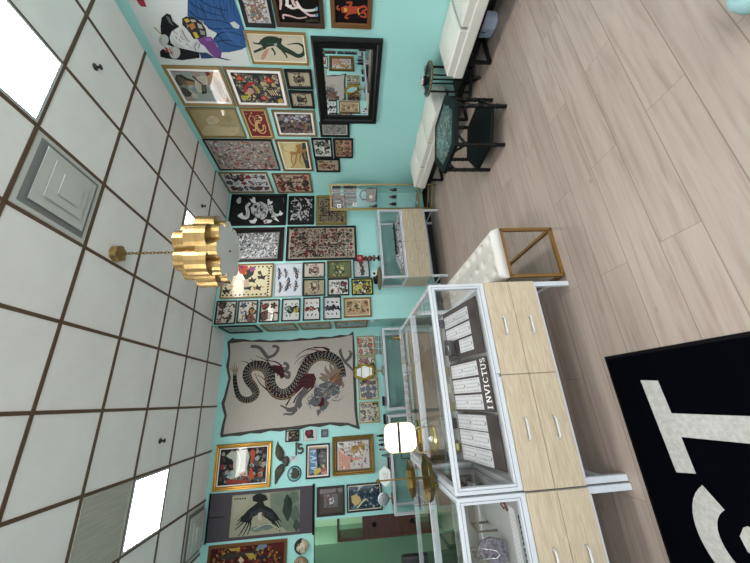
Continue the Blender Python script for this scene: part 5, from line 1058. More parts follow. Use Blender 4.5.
# ---- tufted bench on gold frame
def tufted():
    x0, x1, y0, y1 = .745, 1.14, 1.93, 3.05; r = empty('tufted_bench', ((x0 + x1) / 2, y0, 0)); w = (x1 - x0) / 2; L_ = y1 - y0
    nx, ny = 40, 112; vs = []; fs = []; tufts = [(-w + (2 * w) * (i + .5) / 3 + 0, L_ * (j + .5) / 8) for i in range(3) for j in range(8)]
    for j in range(ny + 1):
        for i in range(nx + 1):
            u, v = i / nx, j / ny; x, y = -w + 2 * w * u, L_ * v; ex = min(u, 1 - u) * 2 * w; ey = min(v, 1 - v) * L_; z = .482 - .03 * max(0, 1 - ex / .03) ** 2 - .03 * max(0, 1 - ey / .03) ** 2
            for a, b in tufts: z -= .026 * math.exp(-((x - a) ** 2 + (y - b) ** 2) / .0007)
            for (a, b) in tufts: pass
            vs.append((x, y, z))
    for j in range(ny):
        for i in range(nx): q = j * (nx + 1) + i; fs.append((q, q + 1, q + nx + 2, q + nx + 1))
    ring = [k for k in range(nx + 1)] + [(nx + 1) * j + nx for j in range(1, ny + 1)] + [(nx + 1) * ny + k for k in range(nx - 1, -1, -1)] + [(nx + 1) * j for j in range(ny - 1, 0, -1)]; T0 = len(vs)
    for q in ring: vs.append((vs[q][0], vs[q][1], .412))
    n = len(ring); fs += [(ring[q], ring[(q + 1) % n], T0 + (q + 1) % n, T0 + q) for q in range(n)] + [tuple(T0 + q for q in range(n))]
    MB().add(vs, fs, LEATHER2, True).build('seat', r)
    b = MB()
    for a, c_ in tufts: b.lathe([(.001, .008), (.008, .006), (.01, 0)], LEATHER2, c=(a, c_, .457), n=10)
    b.build('buttons', r)
    f = MB(); t = .011
    for y in (t, L_ - t):
        f.tube([(-w + t, y, t), (w - t, y, t)], t, GOLDP, sq=True); f.tube([(-w + t, y, .401), (w - t, y, .401)], t, GOLDP, sq=True)
        for x in (-w + t, w - t): f.tube([(x, y, 0), (x, y, .41)], t, GOLDP, sq=True)
    for x in (-w + t, w - t):
        for z in (t, .401): f.tube([(x, t, z), (x, L_ - t, z)], t * .98, GOLDP, sq=True)
    f.build('metal_frame', r)
    tag(r, 'white button-tufted bench on an open gold metal frame beside the front counter', 'bench')
GOLDP = mat('satin_gold_paint', '7C5C30', .45, metal=.4)
tufted()
# ---- gold glass cabinet, set across the wall corner
GA = radians(-39); GCX, GCY = 3.215, 4.358
def gpos(u, v): return (GCX + u * cos(GA) - v * sin(GA), GCY + u * sin(GA) + v * cos(GA))
def gold_cabinet():
    h = 1.81; w, d = .215, .29; r = empty('curio_cabinet', (GCX, GCY, 0), GA); f = MB(); t = .009; G = mat('champagne_gold_metal', '8A763E', .4, metal=.6)
    for x in (-w + t, w - t):
        for y in (t, d - t): f.tube([(x, y, .02), (x, y, h)], t, G, sq=True)
    for z in (h - t, .27, .06):
        for y in (t, d - t): f.tube([(-w, y, z), (w, y, z)], t * .97, G, sq=True)
        for x in (-w + t, w - t): f.tube([(x, 0, z), (x, d, z)], t * .97, G, sq=True)
    for x in (-w + t, w - t): f.tube([(x, 0, .06), (x, -.03, .05), (x, -.05, .02), (x, -.06, .011)], t, G, 8)
    f.build('metal_frame', r)
    for z in (.66, 1.0, 1.35, 1.62): MB().box(-w + .02, w - .02, .02, d - .02, z, z + .006, GLASS).build('glass_shelf', r)
    MB().box(-w + .02, w - .02, .006, .010, .29, h - .02, GLASS).build('glass_door', r)
    for x in (-w + .004, w - .008): MB().box(x, x + .004, .02, d - .02, .29, h - .02, GLASS).build('glass_side', r)
    MB().box(-w + .02, w - .02, .02, d - .02, .275, .281, G).build('base_shelf', r)
    tag(r, 'tall narrow gold-framed glass cabinet in the wall corner', 'cabinet')
gold_cabinet()
# ================================================================ THINGS IN AND ON THE FURNITURE
MAR = mat('maroon_bead', '5A2A2A', .35); REDG = mat('red_glass', '8A1A26', .15, coat=.5); TEALD = mat('dark_teal_glass', '2A5A58', .2)
# gold cabinet: beads, bottles, cards, bag
def gobj(name, u, v, z): return empty(name, (*gpos(u, v), z), GA)
for row, (z, n, lb) in enumerate(((1.3565, 6, 'bead strand on a dark board on the third glass shelf of the gold cabinet'), (1.6265, 6, 'bead strand on a dark board on the top glass shelf of the gold cabinet'))):
    for i in range(n):
        hh = .22 if row == 0 else .14
        r = gobj('bead_strand', -.125 + i * .058, .14, z); MB().box(-.024, .024, 0, .006, 0, hh, mat('dark_velvet_board', '3E3836', .9)).build('backing', r); c = mat('bead_%d' % (i % 3), ['6E5E56', '8A7E76', '4A3E3A'][i % 3], .3); b = MB()
        for k in range(int(hh / .029)): b.lathe([(.001, 0), (.012, .004), (.016, .013), (.012, .022), (.001, .026)], c, c=(0, -.018, .004 + .028 * k), n=10)
        b.build('beads', r); tag(r, lb, 'necklace', 'bead strands on the %s shelf' % ('third' if row == 0 else 'top'))
r = gobj('sequin_handbag', .03, .14, 1.0065); M_ = Matrix.Rotation(pi / 2, 4, 'X'); MB().prism([(-.11, 0), (.11, 0), (.13, .09), (.1, .18), (-.1, .18), (-.13, .09)], -.03, .03, mat('dark_sequins', '18181A', .4, metal=.3, noise=(120, '4E4C44', 1)), M=M_).build('body', r, .01)
MB().tube([(-.08, 0, .18), (-.07, 0, .26), (0, 0, .29), (.07, 0, .26), (.08, 0, .18)], .011, BLACK, 8).build('handle', r); MB().lathe([(.001, .012), (.03, .008), (.034, 0)], mat('pearl_disc', 'C9B9A0', .3), n=20, M=Matrix.Translation((-.03, -.03, .1)) @ M_).build('clasp', r)
tag(r, 'dark sequinned handbag with a round pale clasp in the gold cabinet', 'handbag')
for u, z, lb in ((-.12, .6665, 'small dark bottle on the lowest glass shelf, nearest the small counter'), (0, .6665, 'small dark bottle in the middle of the lowest glass shelf'), (.12, .6665, 'small dark bottle on the lowest glass shelf, nearest the bench'), (-.15, 1.0065, 'small dark bottle beside the sequinned handbag')):
    r = gobj('glass_bottle', u, .1, z); MB().lathe([(.001, 0), (.025, .0), (.028, .02), (.028, .07), (.012, .09), (.012, .11)], BLACK, n=16).build('body', r); MB().lathe([(.014, .11), (.014, .13), (.001, .131)], GOLD, n=12).build('cap', r); tag(r, lb, 'bottle')
for u, v, z, m_, lb in ((-.1, .1, .2815, 'pale_teal_card', 'pale teal card on the cabinet base, nearer the small counter'), (.1, .1, .2815, 'pale_teal_card', 'pale teal card on the cabinet base, nearer the bench'), (-.14, .05, 1.6265, 'white_card', 'white card at the front of the top cabinet shelf'), (-.12, .06, 1.3565, 'white_card', 'white card at the front of the third cabinet shelf')):
    r = gobj('greeting_card', u, v, z); mm = PAPER if m_ == 'white_card' else mat('pale_teal_card', '6FA8A4', .7); MB().box(-.03, .03, 0, .004, 0, .07, mm).build('card', r); MB().box(-.015, .015, -.001, 0, .025, .045, BLACKM).build('emblem', r); tag(r, lb, 'card')
# on the small back counter
r = empty('stacked_candlestick', (2.15, 4.52, 1.031)); 
MB().lathe([(.045, 0), (.045, .02), (.012, .03), (.012, .06)], BLACKM, n=24).build('base', r)
MB().lathe([(.012, .06), (.05, .065), (.05, .1), (.012, .105)], MAR, n=16).build('bead', r); MB().lathe([(.012, .105), (.035, .13), (.05, .15), (.035, .17), (.012, .19)], MAR, n=20).build('bead', r); MB().lathe([(.012, .19), (.03, .2), (.042, .22), (.03, .24), (.012, .25)], MAR, n=20).build('bead', r)
MB().lathe([(.012, .25), (.055, .262), (.062, .28), (.062, .345), (.055, .355), (.05, .34), (.001, .335)], REDG, n=24).build('candle_cup', r)
tag(r, 'stacked maroon bead candlestick with a red glass cup on the small counter', 'candlestick')
r = empty('wooden_bowl', (1.81, 4.56, 1.031)); 
MB().lathe([(.17, 0), (.195, .012), (.18, .03), (.1, .05), (.02, .056), (.001, .056)], mat('olive_brown_wood', '5A5038', .5), n=36).build('brim', r); MB().lathe([(.09, .05), (.095, .07), (.08, .1), (.04, .11), (.001, .112)], BLACKM, n=28).build('crown', r)
tag(r, 'olive-brown wide-brimmed dish with a black domed middle on the small counter', 'ornament')
r = empty('price_tag', (1.86, 4.47, 1.089)); MB().box(-.05, .05, -.002, 0, 0, .08, PAPER, M=Matrix.Rotation(radians(-8), 4, 'X')).build('card', r); MB().box(-.02, .02, -.004, -.002, .025, .06, BLACKM, M=Matrix.Rotation(radians(-8), 4, 'X')).build('printed_mark', r); tag(r, 'white price card with a black mark on the olive-brown dish', 'tag')
# inside the small back counter
def cloth_heap(name, x, y, z, w, d, h, m, label, seed, parent=None):
    r = empty(name, (x, y, z)); n = 26; vs = []; fs = []; rd = random.Random(seed); W_ = [(rd.uniform(0, 6), rd.uniform(4, 14), rd.uniform(4, 14)) for _ in range(6)]
    for j in range(n + 1):
        for i in range(n + 1):
            u, v = i / n, j / n; e = min(1, min(u, 1 - u) * 5) * min(1, min(v, 1 - v) * 5); q = sum(abs(sin(p + a * u + b * v)) for p, a, b in W_) / 6; vs.append(((u - .5) * w, (v - .5) * d, max(.002, h * e * (.35 + .65 * q))))
    for j in range(n):
        for i in range(n): k = j * (n + 1) + i; fs.append((k, k + 1, k + n + 2, k + n + 1))
    o = MB().add(vs, fs, m, True).build('cloth', r); s = o.modifiers.new('t', 'SOLIDIFY'); s.thickness = .002; s.offset = 1
    return tag(r, label, 'cloth')
ZEB = mat('black_white_print_cloth', 'C9CACC', .8, noise=(26, '2A2A2C', 1))
cloth_heap('patterned_shirt', 2.375, 4.52, .661, .9, .26, .085, ZEB, 'crumpled black and white patterned cloth inside the small counter', 5)
r = empty('black_tray', (2.45, 4.44, .745)); MB().prism([(-.3, -.03), (.3, -.03), (.26, .04), (-.26, .04)], 0, .02, BLACKM).build('tray', r, .004)
for k in range(3): MB().lathe([(.012, .02), (.008, .03), (.001, .045)], BLACKM, c=(-.2 + .2 * k, 0, 0), n=10).build('peg', r)
tag(r, 'long black tray lying on the patterned cloth inside the small counter', 'tray')
def cone(x, y, z, label, s=1, m=None):
    r = empty('ring_cone', (x, y, z)); MB().lathe([(.03 * s, 0), (.032 * s, .005), (.02 * s, .05 * s), (.004, .11 * s), (.001, .112 * s)], m or mat('pale_gold_ceramic', 'B5A25A', .3), n=20).build('cone', r); MB().lathe([(.045 * s, -.004), (.045 * s, 0), (.001, 0)], WHITE, n=24).build('saucer', r); return tag(r, label, 'ring holder')
cone(1.835, 4.62, .669, 'pale gold cone ring holder at the end of the small counter', 1)
# inside the counters along the dragon wall
cone(.93, 5.0, .669, 'gold cone ring holder in the counter beneath the dragon tapestry', 1.9, mat('antique_brass', '8A7430', .3, metal=.8))
for i in range(8):
    x = .78 - i * .115; r = empty('jewelry_card', (x, 4.97, .661)); MB().box(-.03, .03, 0, .003, 0, .085, mat('grey_white_card', 'A9B0B2', .7), M=Matrix.Rotation(radians(-12), 4, 'X')).build('card', r)
    MB().lathe([(.001, .004), (.012, .002), (.013, 0)], BLACKM if i % 3 else GOLD, n=12, M=Matrix.Translation((0, -.001, .05)) @ Matrix.Rotation(pi / 2, 4, 'X')).build('pin', r)
    tag(r, 'small grey jewelry card standing in the counter under the dragon tapestry', 'card', 'jewelry cards under the dragon tapestry')
r = empty('brass_tray', (-.42, 5.02, .661)); MB().lathe([(.001, 0), (.1, 0), (.12, .02), (.125, .025), (.115, .02), (.09, .006), (.001, .006)], mat('antique_brass', '8A7430', .3, metal=.8), n=30).build('tray', r); MB().tube([(-.12, 0, .02), (-.13, 0, .07), (-.09, 0, .12), (0, 0, .15), (.09, 0, .12), (.13, 0, .07), (.12, 0, .02)], .006, mat('antique_brass', '8A7430'), 8).build('handle', r); tag(r, 'brass tray with an arched handle in the counter beneath the cougar painting', 'tray')
r = empty('black_picture_stand', (-.75, 5.0, .661)); m = MB()
for (a, b, c_, d) in ((-.06, .06, 0, .01), (-.06, .06, .19, .2), (-.06, -.05, .01, .19), (.05, .06, .01, .19)): m.box(a, b, 0, .01, c_, d, BLACKM)
m.build('frame', r); MB().box(-.02, .02, 0, .05, -.0, .004, BLACKM).build('foot', r); tag(r, 'empty black rectangular stand inside the counter beneath the cougar painting', 'stand')
# ornate gold table mirror
def ornate_mirror():
    r = empty('ornate_table_mirror', (.43, 5.08, 1.0305)); cz = .3; TM = Matrix.Translation((0, .02, cz)) @ Matrix.Rotation(radians(-14), 4, 'X') @ Matrix.Translation((0, 0, -cz)); G = mat('antique_brass', '8A7430', .3, metal=.8); pts = []
    for i in range(60):
        a = 2 * pi * i / 60; k = 1 + .07 * cos(6 * a); pts.append((.105 * k * cos(a), 0, cz + .15 * k * sin(a)))
    m = MB(); m.tube(pts, .02, G, 8, closed=True, M=TM)
    for i in range(14):
        a = 2 * pi * i / 14; c_ = (.118 * cos(a), cz + .166 * sin(a)); m.tube([(c_[0] + .016 * cos(b), -.006, c_[1] + .016 * sin(b)) for b in [2 * pi * q / 10 for q in range(10)]], .005, G, 6, closed=True, M=TM)
    m.build('frame', r)
    MB().add([(.1 * cos(a), -.002, cz + .143 * sin(a)) for a in [2 * pi * i / 40 for i in range(40)]], [tuple(range(40))], MIRROR, M=TM).build('mirror_glass', r)
    MB().lathe([(.075, 0), (.078, .006), (.06, .02), (.02, .03), (.012, .06), (.022, .08), (.012, .1), (.012, .14)], mat('silver_gilt', '8A8A72', .35, metal=.7), n=28).build('stand', r)
    tag(r, 'ornate gold scalloped table mirror standing before the botanical cards', 'mirror')
ornate_mirror()
for x, y, lb in ((-.02, 5.16, 'small black box on the counter beneath the green-leaf card'), (-.28, 5.16, 'small black box on the counter beneath the purple-flower card')):
    r = empty('black_box', (x, y, 1.031)); MB().box(-.07, .07, -.012, .012, 0, .03, BLACKM).build('box', r, .003); MB().box(-.072, .072, -.014, .014, .0302, .038, BLACKM).build('lid', r); tag(r, lb, 'box')
# figurines and bottles on the counter beneath the cougar painting
for i, (x, h_) in enumerate(((-.5, .16), (-.56, .13), (-.62, .14), (-.68, .13), (-.76, .1))):
    r = empty('small_figurine', (x, 5.12, 1.031)); m = MB(); c = [BLACKM, mat('slate_glaze', '4A5A64', .3), BLACKM, mat('grey_glaze', '7A7E80', .3), mat('slate_glaze', '4A5A64')][i]
    MB().lathe([(.022, 0), (.024, .01), (.018, h_ * .5), (.02, h_ * .7), (.008, h_ * .8)], c, n=16).build('body', r); MB().lathe([(.008, h_ * .8), (.014, h_ * .88), (.004, h_), (.001, h_ * 1.02)], BLACKM, n=12).build('head', r)
    tag(r, ['tallest pointed black figurine of the five on the counter under the cougar painting', 'slate pointed figurine next to the tallest black one', 'middle black figurine of the five under the cougar painting', 'grey pointed figurine between the black and short ones', 'shortest slate figurine of the five under the cougar painting'][i], 'figurine', 'figurines on the counter')
r = empty('card_rack', (-.88, 5.12, 1.031)); MB().box(-.09, .09, -.03, .03, 0, .02, BLACKM).build('base', r, .003)
for k in range(3): MB().box(-.06 + .05 * k, -.03 + .05 * k, -.004, .0, .02, .11, mat('grey_white_card', 'A9B0B2')).build('ticket', r)
MB().box(-.09, -.07, .0, .02, .0202, .07, mat('dark_red_box', '5A1420', .5)).build('side_block', r)
tag(r, 'black rack of narrow pale tickets on the counter under the cougar painting', 'rack')
r = empty('round_table_mirror', (-1.27, 5.0, 1.0305)); RM = Matrix.Translation((0, 0, .12)) @ Matrix.Rotation(pi / 2, 4, 'X')
MB().lathe([(.07, -.006), (.078, -.004), (.08, .002), (.078, .006), (.07, .006)], mat('pale_steel', 'B9BEC0', .2, metal=1), n=40, M=RM).build('rim', r)
MB().lathe([(.07, -.003), (.07, .004), (.001, .0045)], MIRROR, n=40, M=RM).build('mirror_glass', r); MB().tube([(0, .012, .004), (0, .012, .12)], .005, GOLDP, 8).build('stem', r); MB().lathe([(.07, 0), (.07, .008), (.001, .009)], GOLDP, n=30).build('base', r)
tag(r, 'small round table mirror on a gold base near the doorway edge', 'mirror')
r = empty('wavy_price_card', (-.99, 4.95, 1.0305)); m = MB(); P = [(.1 * cos(a) * (1 + .06 * cos(6 * a)) , .075 + .07 * sin(a) * (1 + .06 * cos(6 * a))) for a in [2 * pi * i / 36 for i in range(36)]]
m.prism([(x * 1.15, z * 1.15) for x, z in P], -.002, .002, mat('bright_white_card', 'E6E6E4', .6), M=Matrix.Rotation(pi / 2, 4, 'X')); m.build('card', r)
w = MB()
for k in range(3):
    for q in range(5): w.box(-.05 + q * .02, -.038 + q * .02, -.0032, -.0021, .045 + k * .025, .052 + k * .025, mat('grey_ink', '7A7C80'))
w.build('printed_lines', r); MB().box(-.03, .03, -.01, .015, 0, .006, GOLDP).build('holder', r)
tag(r, 'scallop-edged white card with printed lines before the wall counter near the doorway', 'card')

# ---- front counter: boards of earring cards, stones, dish
BOARD = mat('black_stained_board', '2B2422', .6); zb = .6605
def board(x0, x1, label, text=None, cards=()):
    w = x1 - x0; r = empty('display_board', ((x0 + x1) / 2, 1.985, zb)); th = radians(10.5); M_ = Matrix.Rotation(th, 4, 'X'); L_ = .495
    MB().box(-w / 2, w / 2, 0, L_, 0, .01, BOARD, M=M_).build('panel', r)
    MB().box(-w / 2 + .02, w / 2 - .02, L_ * cos(th) - .05, L_ * cos(th) - .03, 0, L_ * sin(th) - .012, BOARD).build('rear_support', r)
    if text: text(r, w, M_)
    tag(r, label, 'display board')
    for (cx, y0c, y1c, lb) in cards:
        c = empty('earring_card', (r.location.x + cx, 1.985, zb)); c.rotation_euler = (th, 0, 0)
        MB().box(-.0465, .0465, y0c, y1c, .0105, .0125, PAPER).build('card', c)
        d = MB(); ink = mat('earring_stud', '5A5C62', .3, metal=.6); rd = random.Random(int(cx * 1000 + y0c * 333))
        for i in range(4):
            for q in range(7): 
                x = -.036 + i * .024; y = y0c + .03 + q * (y1c - y0c - .05) / 6; s = rd.uniform(.0022, .0036)
                d.box(x - s, x + s, y - s, y + s, .0126, .0142, ink)
        d.build('earrings', c); MB().box(-.01, .01, y0c + .008, y0c + .02, .0126, .0132, mat('grey_ink', '7A7C80')).build('printed_mark', c)
        tag(c, lb, 'earring card', 'white earring cards')
def invictus(r, w, M_):
    S = {'I': ([[(.5, 0), (.5, 1)]], .35), 'N': ([[(.1, 0), (.1, 1)], [(.1, 1), (.9, 0)], [(.9, 0), (.9, 1)]], .85), 'V': ([[(0, 1), (.5, 0)], [(.5, 0), (1, 1)]], .8), 'C': ([[(.95, .8), (.8, .95), (.5, 1), (.2, .85), (.05, .5), (.2, .15), (.5, 0), (.8, .05), (.95, .2)]], .8), 'T': ([[(0, 1), (1, 1)], [(.5, 0), (.5, 1)], [(0, 1), (0, .85)], [(1, 1), (1, .85)]], .7), 'U': ([[(.1, 1), (.1, .25), (.3, 0), (.7, 0), (.9, .25), (.9, 1)]], .8), 'S': ([[(.9, .8), (.7, 1), (.3, 1), (.1, .8), (.2, .6), (.8, .4), (.9, .2), (.7, 0), (.3, 0), (.1, .2)]], .65)}
    serif = {'I': [(.5, 0), (.5, 1)], 'N': [(.1, 0), (.1, 1), (.9, 1)], 'V': [(0, 1), (1, 1)], 'T': [(.5, 0)], 'U': [(.1, 1), (.9, 1)]}
    m = MB(); hh = .052; x = -w / 2 + .02; ink = mat('white_lettering', 'E6E6E4', .6)
    for i, ch in enumerate('INVICTUS'):
        st, aw = S[ch]; wd = hh * aw * .76
        for s_ in st:
            for a, b in zip(s_, s_[1:]):
                ax_, ay_, bx, by = x + a[0] * wd, .02 + a[1] * hh, x + b[0] * wd, .02 + b[1] * hh; t = Vector((bx - ax_, by - ay_)); n = Vector((-t.y, t.x)).normalized() * .0036
                m.add([(ax_ + n.x, ay_ + n.y, .0108), (bx + n.x, by + n.y, .0108), (bx - n.x, by - n.y, .0108), (ax_ - n.x, ay_ - n.y, .0108)], [(0, 1, 2, 3)], ink, M=M_)
        for p in serif.get(ch, []):
            cx, cy = x + p[0] * wd, .02 + p[1] * hh; m.box(cx - .0095, cx + .0095, cy - .0022, cy + .0022, .0104, .011, ink, M=M_)
        x += wd + .0125 + (.012 if i == 0 else 0)
    m.build('lettering', r)
def cards(board_name, n, skip=()):
    out = []; pos = [(-.108, 'nearest the next counter'), (0, 'in the middle'), (.108, 'on the bench side')]
    for cx, pn in pos:
        for y0, y1, rn in ((.115, .295, 'front row'), (.299, .479, 'back row')):
            if (round(cx, 3), rn) in skip: continue
            out.append((cx, y0, y1, 'earring card %s of %s, %s' % (pn, board_name, rn)))
    return out
board(.25, .635, 'black board of white earring cards at the bench end of the front counter', None, cards('the bench-end board', 0, ((-.108, 'back row'),)))
board(-.112, .225, 'black board lettered INVICTUS in white holding earring cards', invictus, cards('the INVICTUS board', 0))
board(-.43, -.13, 'black board of white earring cards at the far end from the bench, without lettering', None, [(cx * .93, a, b, l) for cx, a, b, l in cards('the board farthest from the bench', 0)])
# low things behind the boards
r = empty('leather_pouch', (.33, 2.44, zb)); MB().prism([(-.06, -.04), (.05, -.05), (.07, .03), (-.05, .05)], 0, .05, mat('charcoal_leather', '2E3032', .5)).build('pouch', r, .01); MB().tube([(-.03, -.04, .055), (0, -.05, .06), (.03, -.03, .055)], .004, mat('pale_steel', 'B9BEC0'), 6).build('charm', r); tag(r, 'charcoal leather pouch with a pale charm behind the gap between two card boards', 'pouch')
r.location = (.34, 2.37, .752); r.rotation_euler = (radians(10.5), 0, 0)
CRY = mat('amethyst_crystal', '5A5268', .2, coat=.5)
def crystal(x, y, z, s, m, label, n=9, seed=1):
    r = empty('crystal_cluster', (x, y, z)); rd = random.Random(seed)
    MB().lathe([(.001, 0), (s * .9, 0), (s, s * .3), (s * .7, s * .6), (.001, s * .65)], mat('grey_rock', '55545A', .8, bump=(60, .8)), n=9).build('rock', r)
    for k in range(n):
        a = rd.random() * 6.3; q = rd.uniform(0, s * .7); t = rd.uniform(.2, .6) * s; c = MB(); c.lathe([(t * .5, 0), (t * .5, s * .7), (.0005, s * 1.0)], m, n=6, M=Matrix.Translation((q * cos(a), q * sin(a), s * .35)) @ Matrix.Rotation(rd.uniform(-.5, .5), 4, 'X') @ Matrix.Rotation(rd.uniform(-.5, .5), 4, 'Y'))
        for f_ in range(len(c.sm)): c.sm[f_] = False
        c.build('crystal', r)
    return tag(r, label, 'crystal')
crystal(.57, 2.535, .751, .04, CRY, 'dark amethyst crystal cluster in the back bench-side corner of the front counter', 9, 3)
r = empty('display_riser', (.1, 2.535, zb)); MB().box(-.53, .53, -.045, .045, 0, .09, mat('frosted_acrylic', '9FA5A4', .3)).build('box', r, .003); tag(r, 'long low frosted riser behind the boards in the front counter', 'riser')
OLV = mat('olive_metal_dish', '7A7040', .4, metal=.4)
r = empty('gold_dish', (-.36, 2.535, zb + .0905)); MB().lathe([(.001, 0), (.035, 0), (.046, .012), (.05, .022), (.046, .02), (.033, .006), (.001, .006)], OLV, n=8).build('dish', r); MB().lathe([(.026, .008), (.026, .024), (.001, .026)], mat('pale_yellow_enamel', 'D6CC8A', .4), n=6).build('hexagon_insert', r); tag(r, 'faceted olive-gold dish holding a pale yellow hexagon in the front counter', 'dish')
for i, (x, c_) in enumerate(((.18, '6E6A50'), (.05, '8A8A7A'), (-.08, '6A6446'), (-.2, '1E1E20'))):
    r = empty('trinket_box', (x, 2.54, zb + .0905)); MB().box(-.035, .035, -.02, .02, 0, .035, mat('trinket_' + c_, c_, .4)).build('box', r, .003); MB().box(-.037, .037, -.022, .022, .0355, .045, mat('trinket_' + c_, c_, .4)).build('lid', r, .003); tag(r, ['olive trinket box directly behind the INVICTUS board', 'pale grey trinket box behind the INVICTUS board', 'brown-olive trinket box behind the INVICTUS board, next to the black one', 'black trinket box at the back of the front counter'][i], 'box')
# ---- second front counter: wire frame, busts, card
x2 = -.52
def bust(x, y, z, m, label, s=1):
    r = empty('necklace_bust', (x, y, z)); MB().prism([(-.06 * s, 0), (.06 * s, 0), (.075 * s, .1 * s), (.05 * s, .17 * s), (.02 * s, .19 * s), (-.02 * s, .19 * s), (-.05 * s, .17 * s), (-.075 * s, .1 * s)], -.012, .012, m, M=Matrix.Rotation(radians(72), 4, 'X')).build('bust', r, .006); MB().tube([(-.03 * s, -.005, .18 * s), (-.02 * s, -.03, .09 * s), (0, -.035, .07 * s), (.02 * s, -.03, .09 * s), (.03 * s, -.005, .18 * s)], .0025, mat('pale_steel', 'B9BEC0'), 6).build('chain', r); return tag(r, label, 'bust')
STN = mat('mottled_dark_velvet', '38343E', .9, noise=(60, '66646E', 1))
bust(-.86, 2.18, zb + .007, STN, 'mottled dark necklace bust in the counter cut by the picture edge, beside the white card', .85)
bust(-1.02, 2.42, zb + .007, mat('dark_olive_velvet', '3E4238', .9, noise=(40, '6A6A62', 1)), 'dark olive necklace bust at the back of the counter cut by the picture edge', 1.2)
r = empty('wire_riser', (-.7, 2.3, zb)); m = MB(); G2 = mat('dull_bronze_bar', '6E675A', .4, metal=.5)
for y in (0, .14): m.tube([(-.1, y, 0), (-.1, y, .12), (.1, y, .12), (.1, y, 0)], .006, G2, sq=True)
for x in (-.1, .1): m.tube([(x, 0, .12), (x, .14, .12)], .0058, G2, sq=True)
m.build('wire_frame', r); tag(r, 'empty dull bronze rectangular riser in the counter cut by the picture edge', 'riser')
r = empty('white_label', (-1.0, 2.2, zb)); MB().box(-.03, .03, 0, .002, 0, .04, PAPER).build('card', r); MB().box(-.03, .03, .002, .025, 0, .002, PAPER).build('foot', r); tag(r, 'small folded white label before the dark olive bust', 'label')
r = empty('earring_sheet', (-.83, 2.0, zb)); MB().box(-.22, .22, 0, .07, 0, .003, PAPER).build('sheet', r); d = MB()
for i in range(22):
    for q in range(2): d.box(-.2 + i * .018, -.197 + i * .018, .018 + q * .025, .022 + q * .025, .003, .005, mat('rose_stud', '8A4A50', .4))
d.build('earrings', r); tag(r, 'long white sheet of tiny rose studs near the counter front', 'earring card')
r = empty('lace_trim', (-.86, 1.958, zb)); d = MB()
for i in range(40): d.lathe([(.007, 0), (.007, .002), (.001, .003)], BLACKM if i % 2 else mat('pale_steel', 'B9BEC0'), c=(-.24 + i * .012, 0, 0), n=7)
d.build('beads', r); tag(r, 'narrow black and silver beaded strip along the front glass of the cut-off counter', 'trim')
# wine-dark figure beside the wire riser
r = empty('small_brooch', (-.62, 2.12, zb)); MB().tube([(-.02, 0, .006), (0, .02, .012), (.02, 0, .006), (.01, -.03, .012), (-.02, -.04, .006)], .007, mat('oxblood_enamel', '4A2226', .3), 8).build('body', r); MB().lathe([(.001, .014), (.01, .008), (.001, .0)], mat('rose_stone', 'B58A80', .3), n=10).build('stone', r); tag(r, 'curled oxblood brooch near the wire riser', 'brooch')

# ---- on top of the front counters
zt = 1.0055
def vanity():
    r = empty('vanity_mirror', (-.29, 2.745, zt)); r.rotation_euler[2] = radians(8)
    # swivel mirror with rounded corners
    def rr(w, h, q, n=8):
        P = []
        for cx, cz, a0 in ((w - q, h - q, 0), (-w + q, h - q, pi / 2), (-w + q, -h + q, pi), (w - q, -h + q, 3 * pi / 2)):
            for i in range(n + 1): a = a0 + i / n * pi / 2; P.append((cx + q * cos(a), cz + q * sin(a)))
        return P
    cz = .158; M_ = Matrix.Translation((0, 0, cz)) @ Matrix.Rotation(radians(-10), 4, 'X')
    P = rr(.108, .128, .062); MB().tube([(x, 0, z) for x, z in P], .005, mat('thin_brass', 'B59A5A', .25, metal=1), 8, closed=True, M=M_).build('rim', r)
    MB().prism(P, -.003, .003, MIRROR, M=M_ @ Matrix.Rotation(pi / 2, 4, 'X')).build('mirror_glass', r)
    MB().prism([(.13 * cos(a), .045 * sin(a)) for a in [2 * pi * i / 8 + pi / 8 for i in range(8)]], 0, .018, mat('polished_gold', '8A7032', .2, metal=1)).build('base', r, .003); MB().tube([(0, 0, .018), (0, .005, .04)], .006, GOLD, 8).build('stem', r)
    tag(r, 'rounded rectangular vanity mirror with thin brass rim on a gold base', 'mirror')
vanity()
def tiered():
    r = empty('tiered_tray_stand', (-.505, 2.40, zt)); G = mat('antique_gold_plate', '6E5C30', .35, metal=.9); r.rotation_euler[2] = radians(15)
    for z, R_ in ((.02, .148), (.135, .118)):
        hx = [(R_ * cos(k * pi / 3), R_ * sin(k * pi / 3)) for k in range(6)]; hi = [(x * .86, y * .86) for x, y in hx]; n = 6
        m = MB(); m.add([(x, y, z) for x, y in hi] + [(x, y, z + .03) for x, y in hx] + [(x * .97, y * .97, z + .03) for x, y in hx] + [(x * .97, y * .97, z + .004) for x, y in hi], [tuple(range(6))] + [(a * 6 + i, a * 6 + (i + 1) % 6, (a + 1) * 6 + (i + 1) % 6, (a + 1) * 6 + i) for a in range(3) for i in range(6)], G); m.build('tray_rim', r)
        MB().prism([(x * .96, y * .96) for x, y in hi], z + .003, z + .006, MIRROR).build('mirror_insert', r)
    MB().tube([(0, 0, 0), (0, 0, .37)], .005, G, 8).build('pole', r); MB().lathe([(.001, .365), (.01, .37), (.012, .378), (.006, .388), (.001, .392)], G, n=12).build('finial', r)
    for k in range(3): a = k * 2 * pi / 3; MB().lathe([(.012, 0), (.014, .01), (.01, .02)], G, c=(.1 * cos(a), .1 * sin(a), 0), n=10).build('foot', r)
    tag(r, 'two-tier hexagonal gold tray stand with a centre pole on the front counter', 'tray stand')
tiered()
r = empty('glass_cloche', (-.26, 2.25, zt)); RX = Matrix.Translation((0, 0, .0)); 
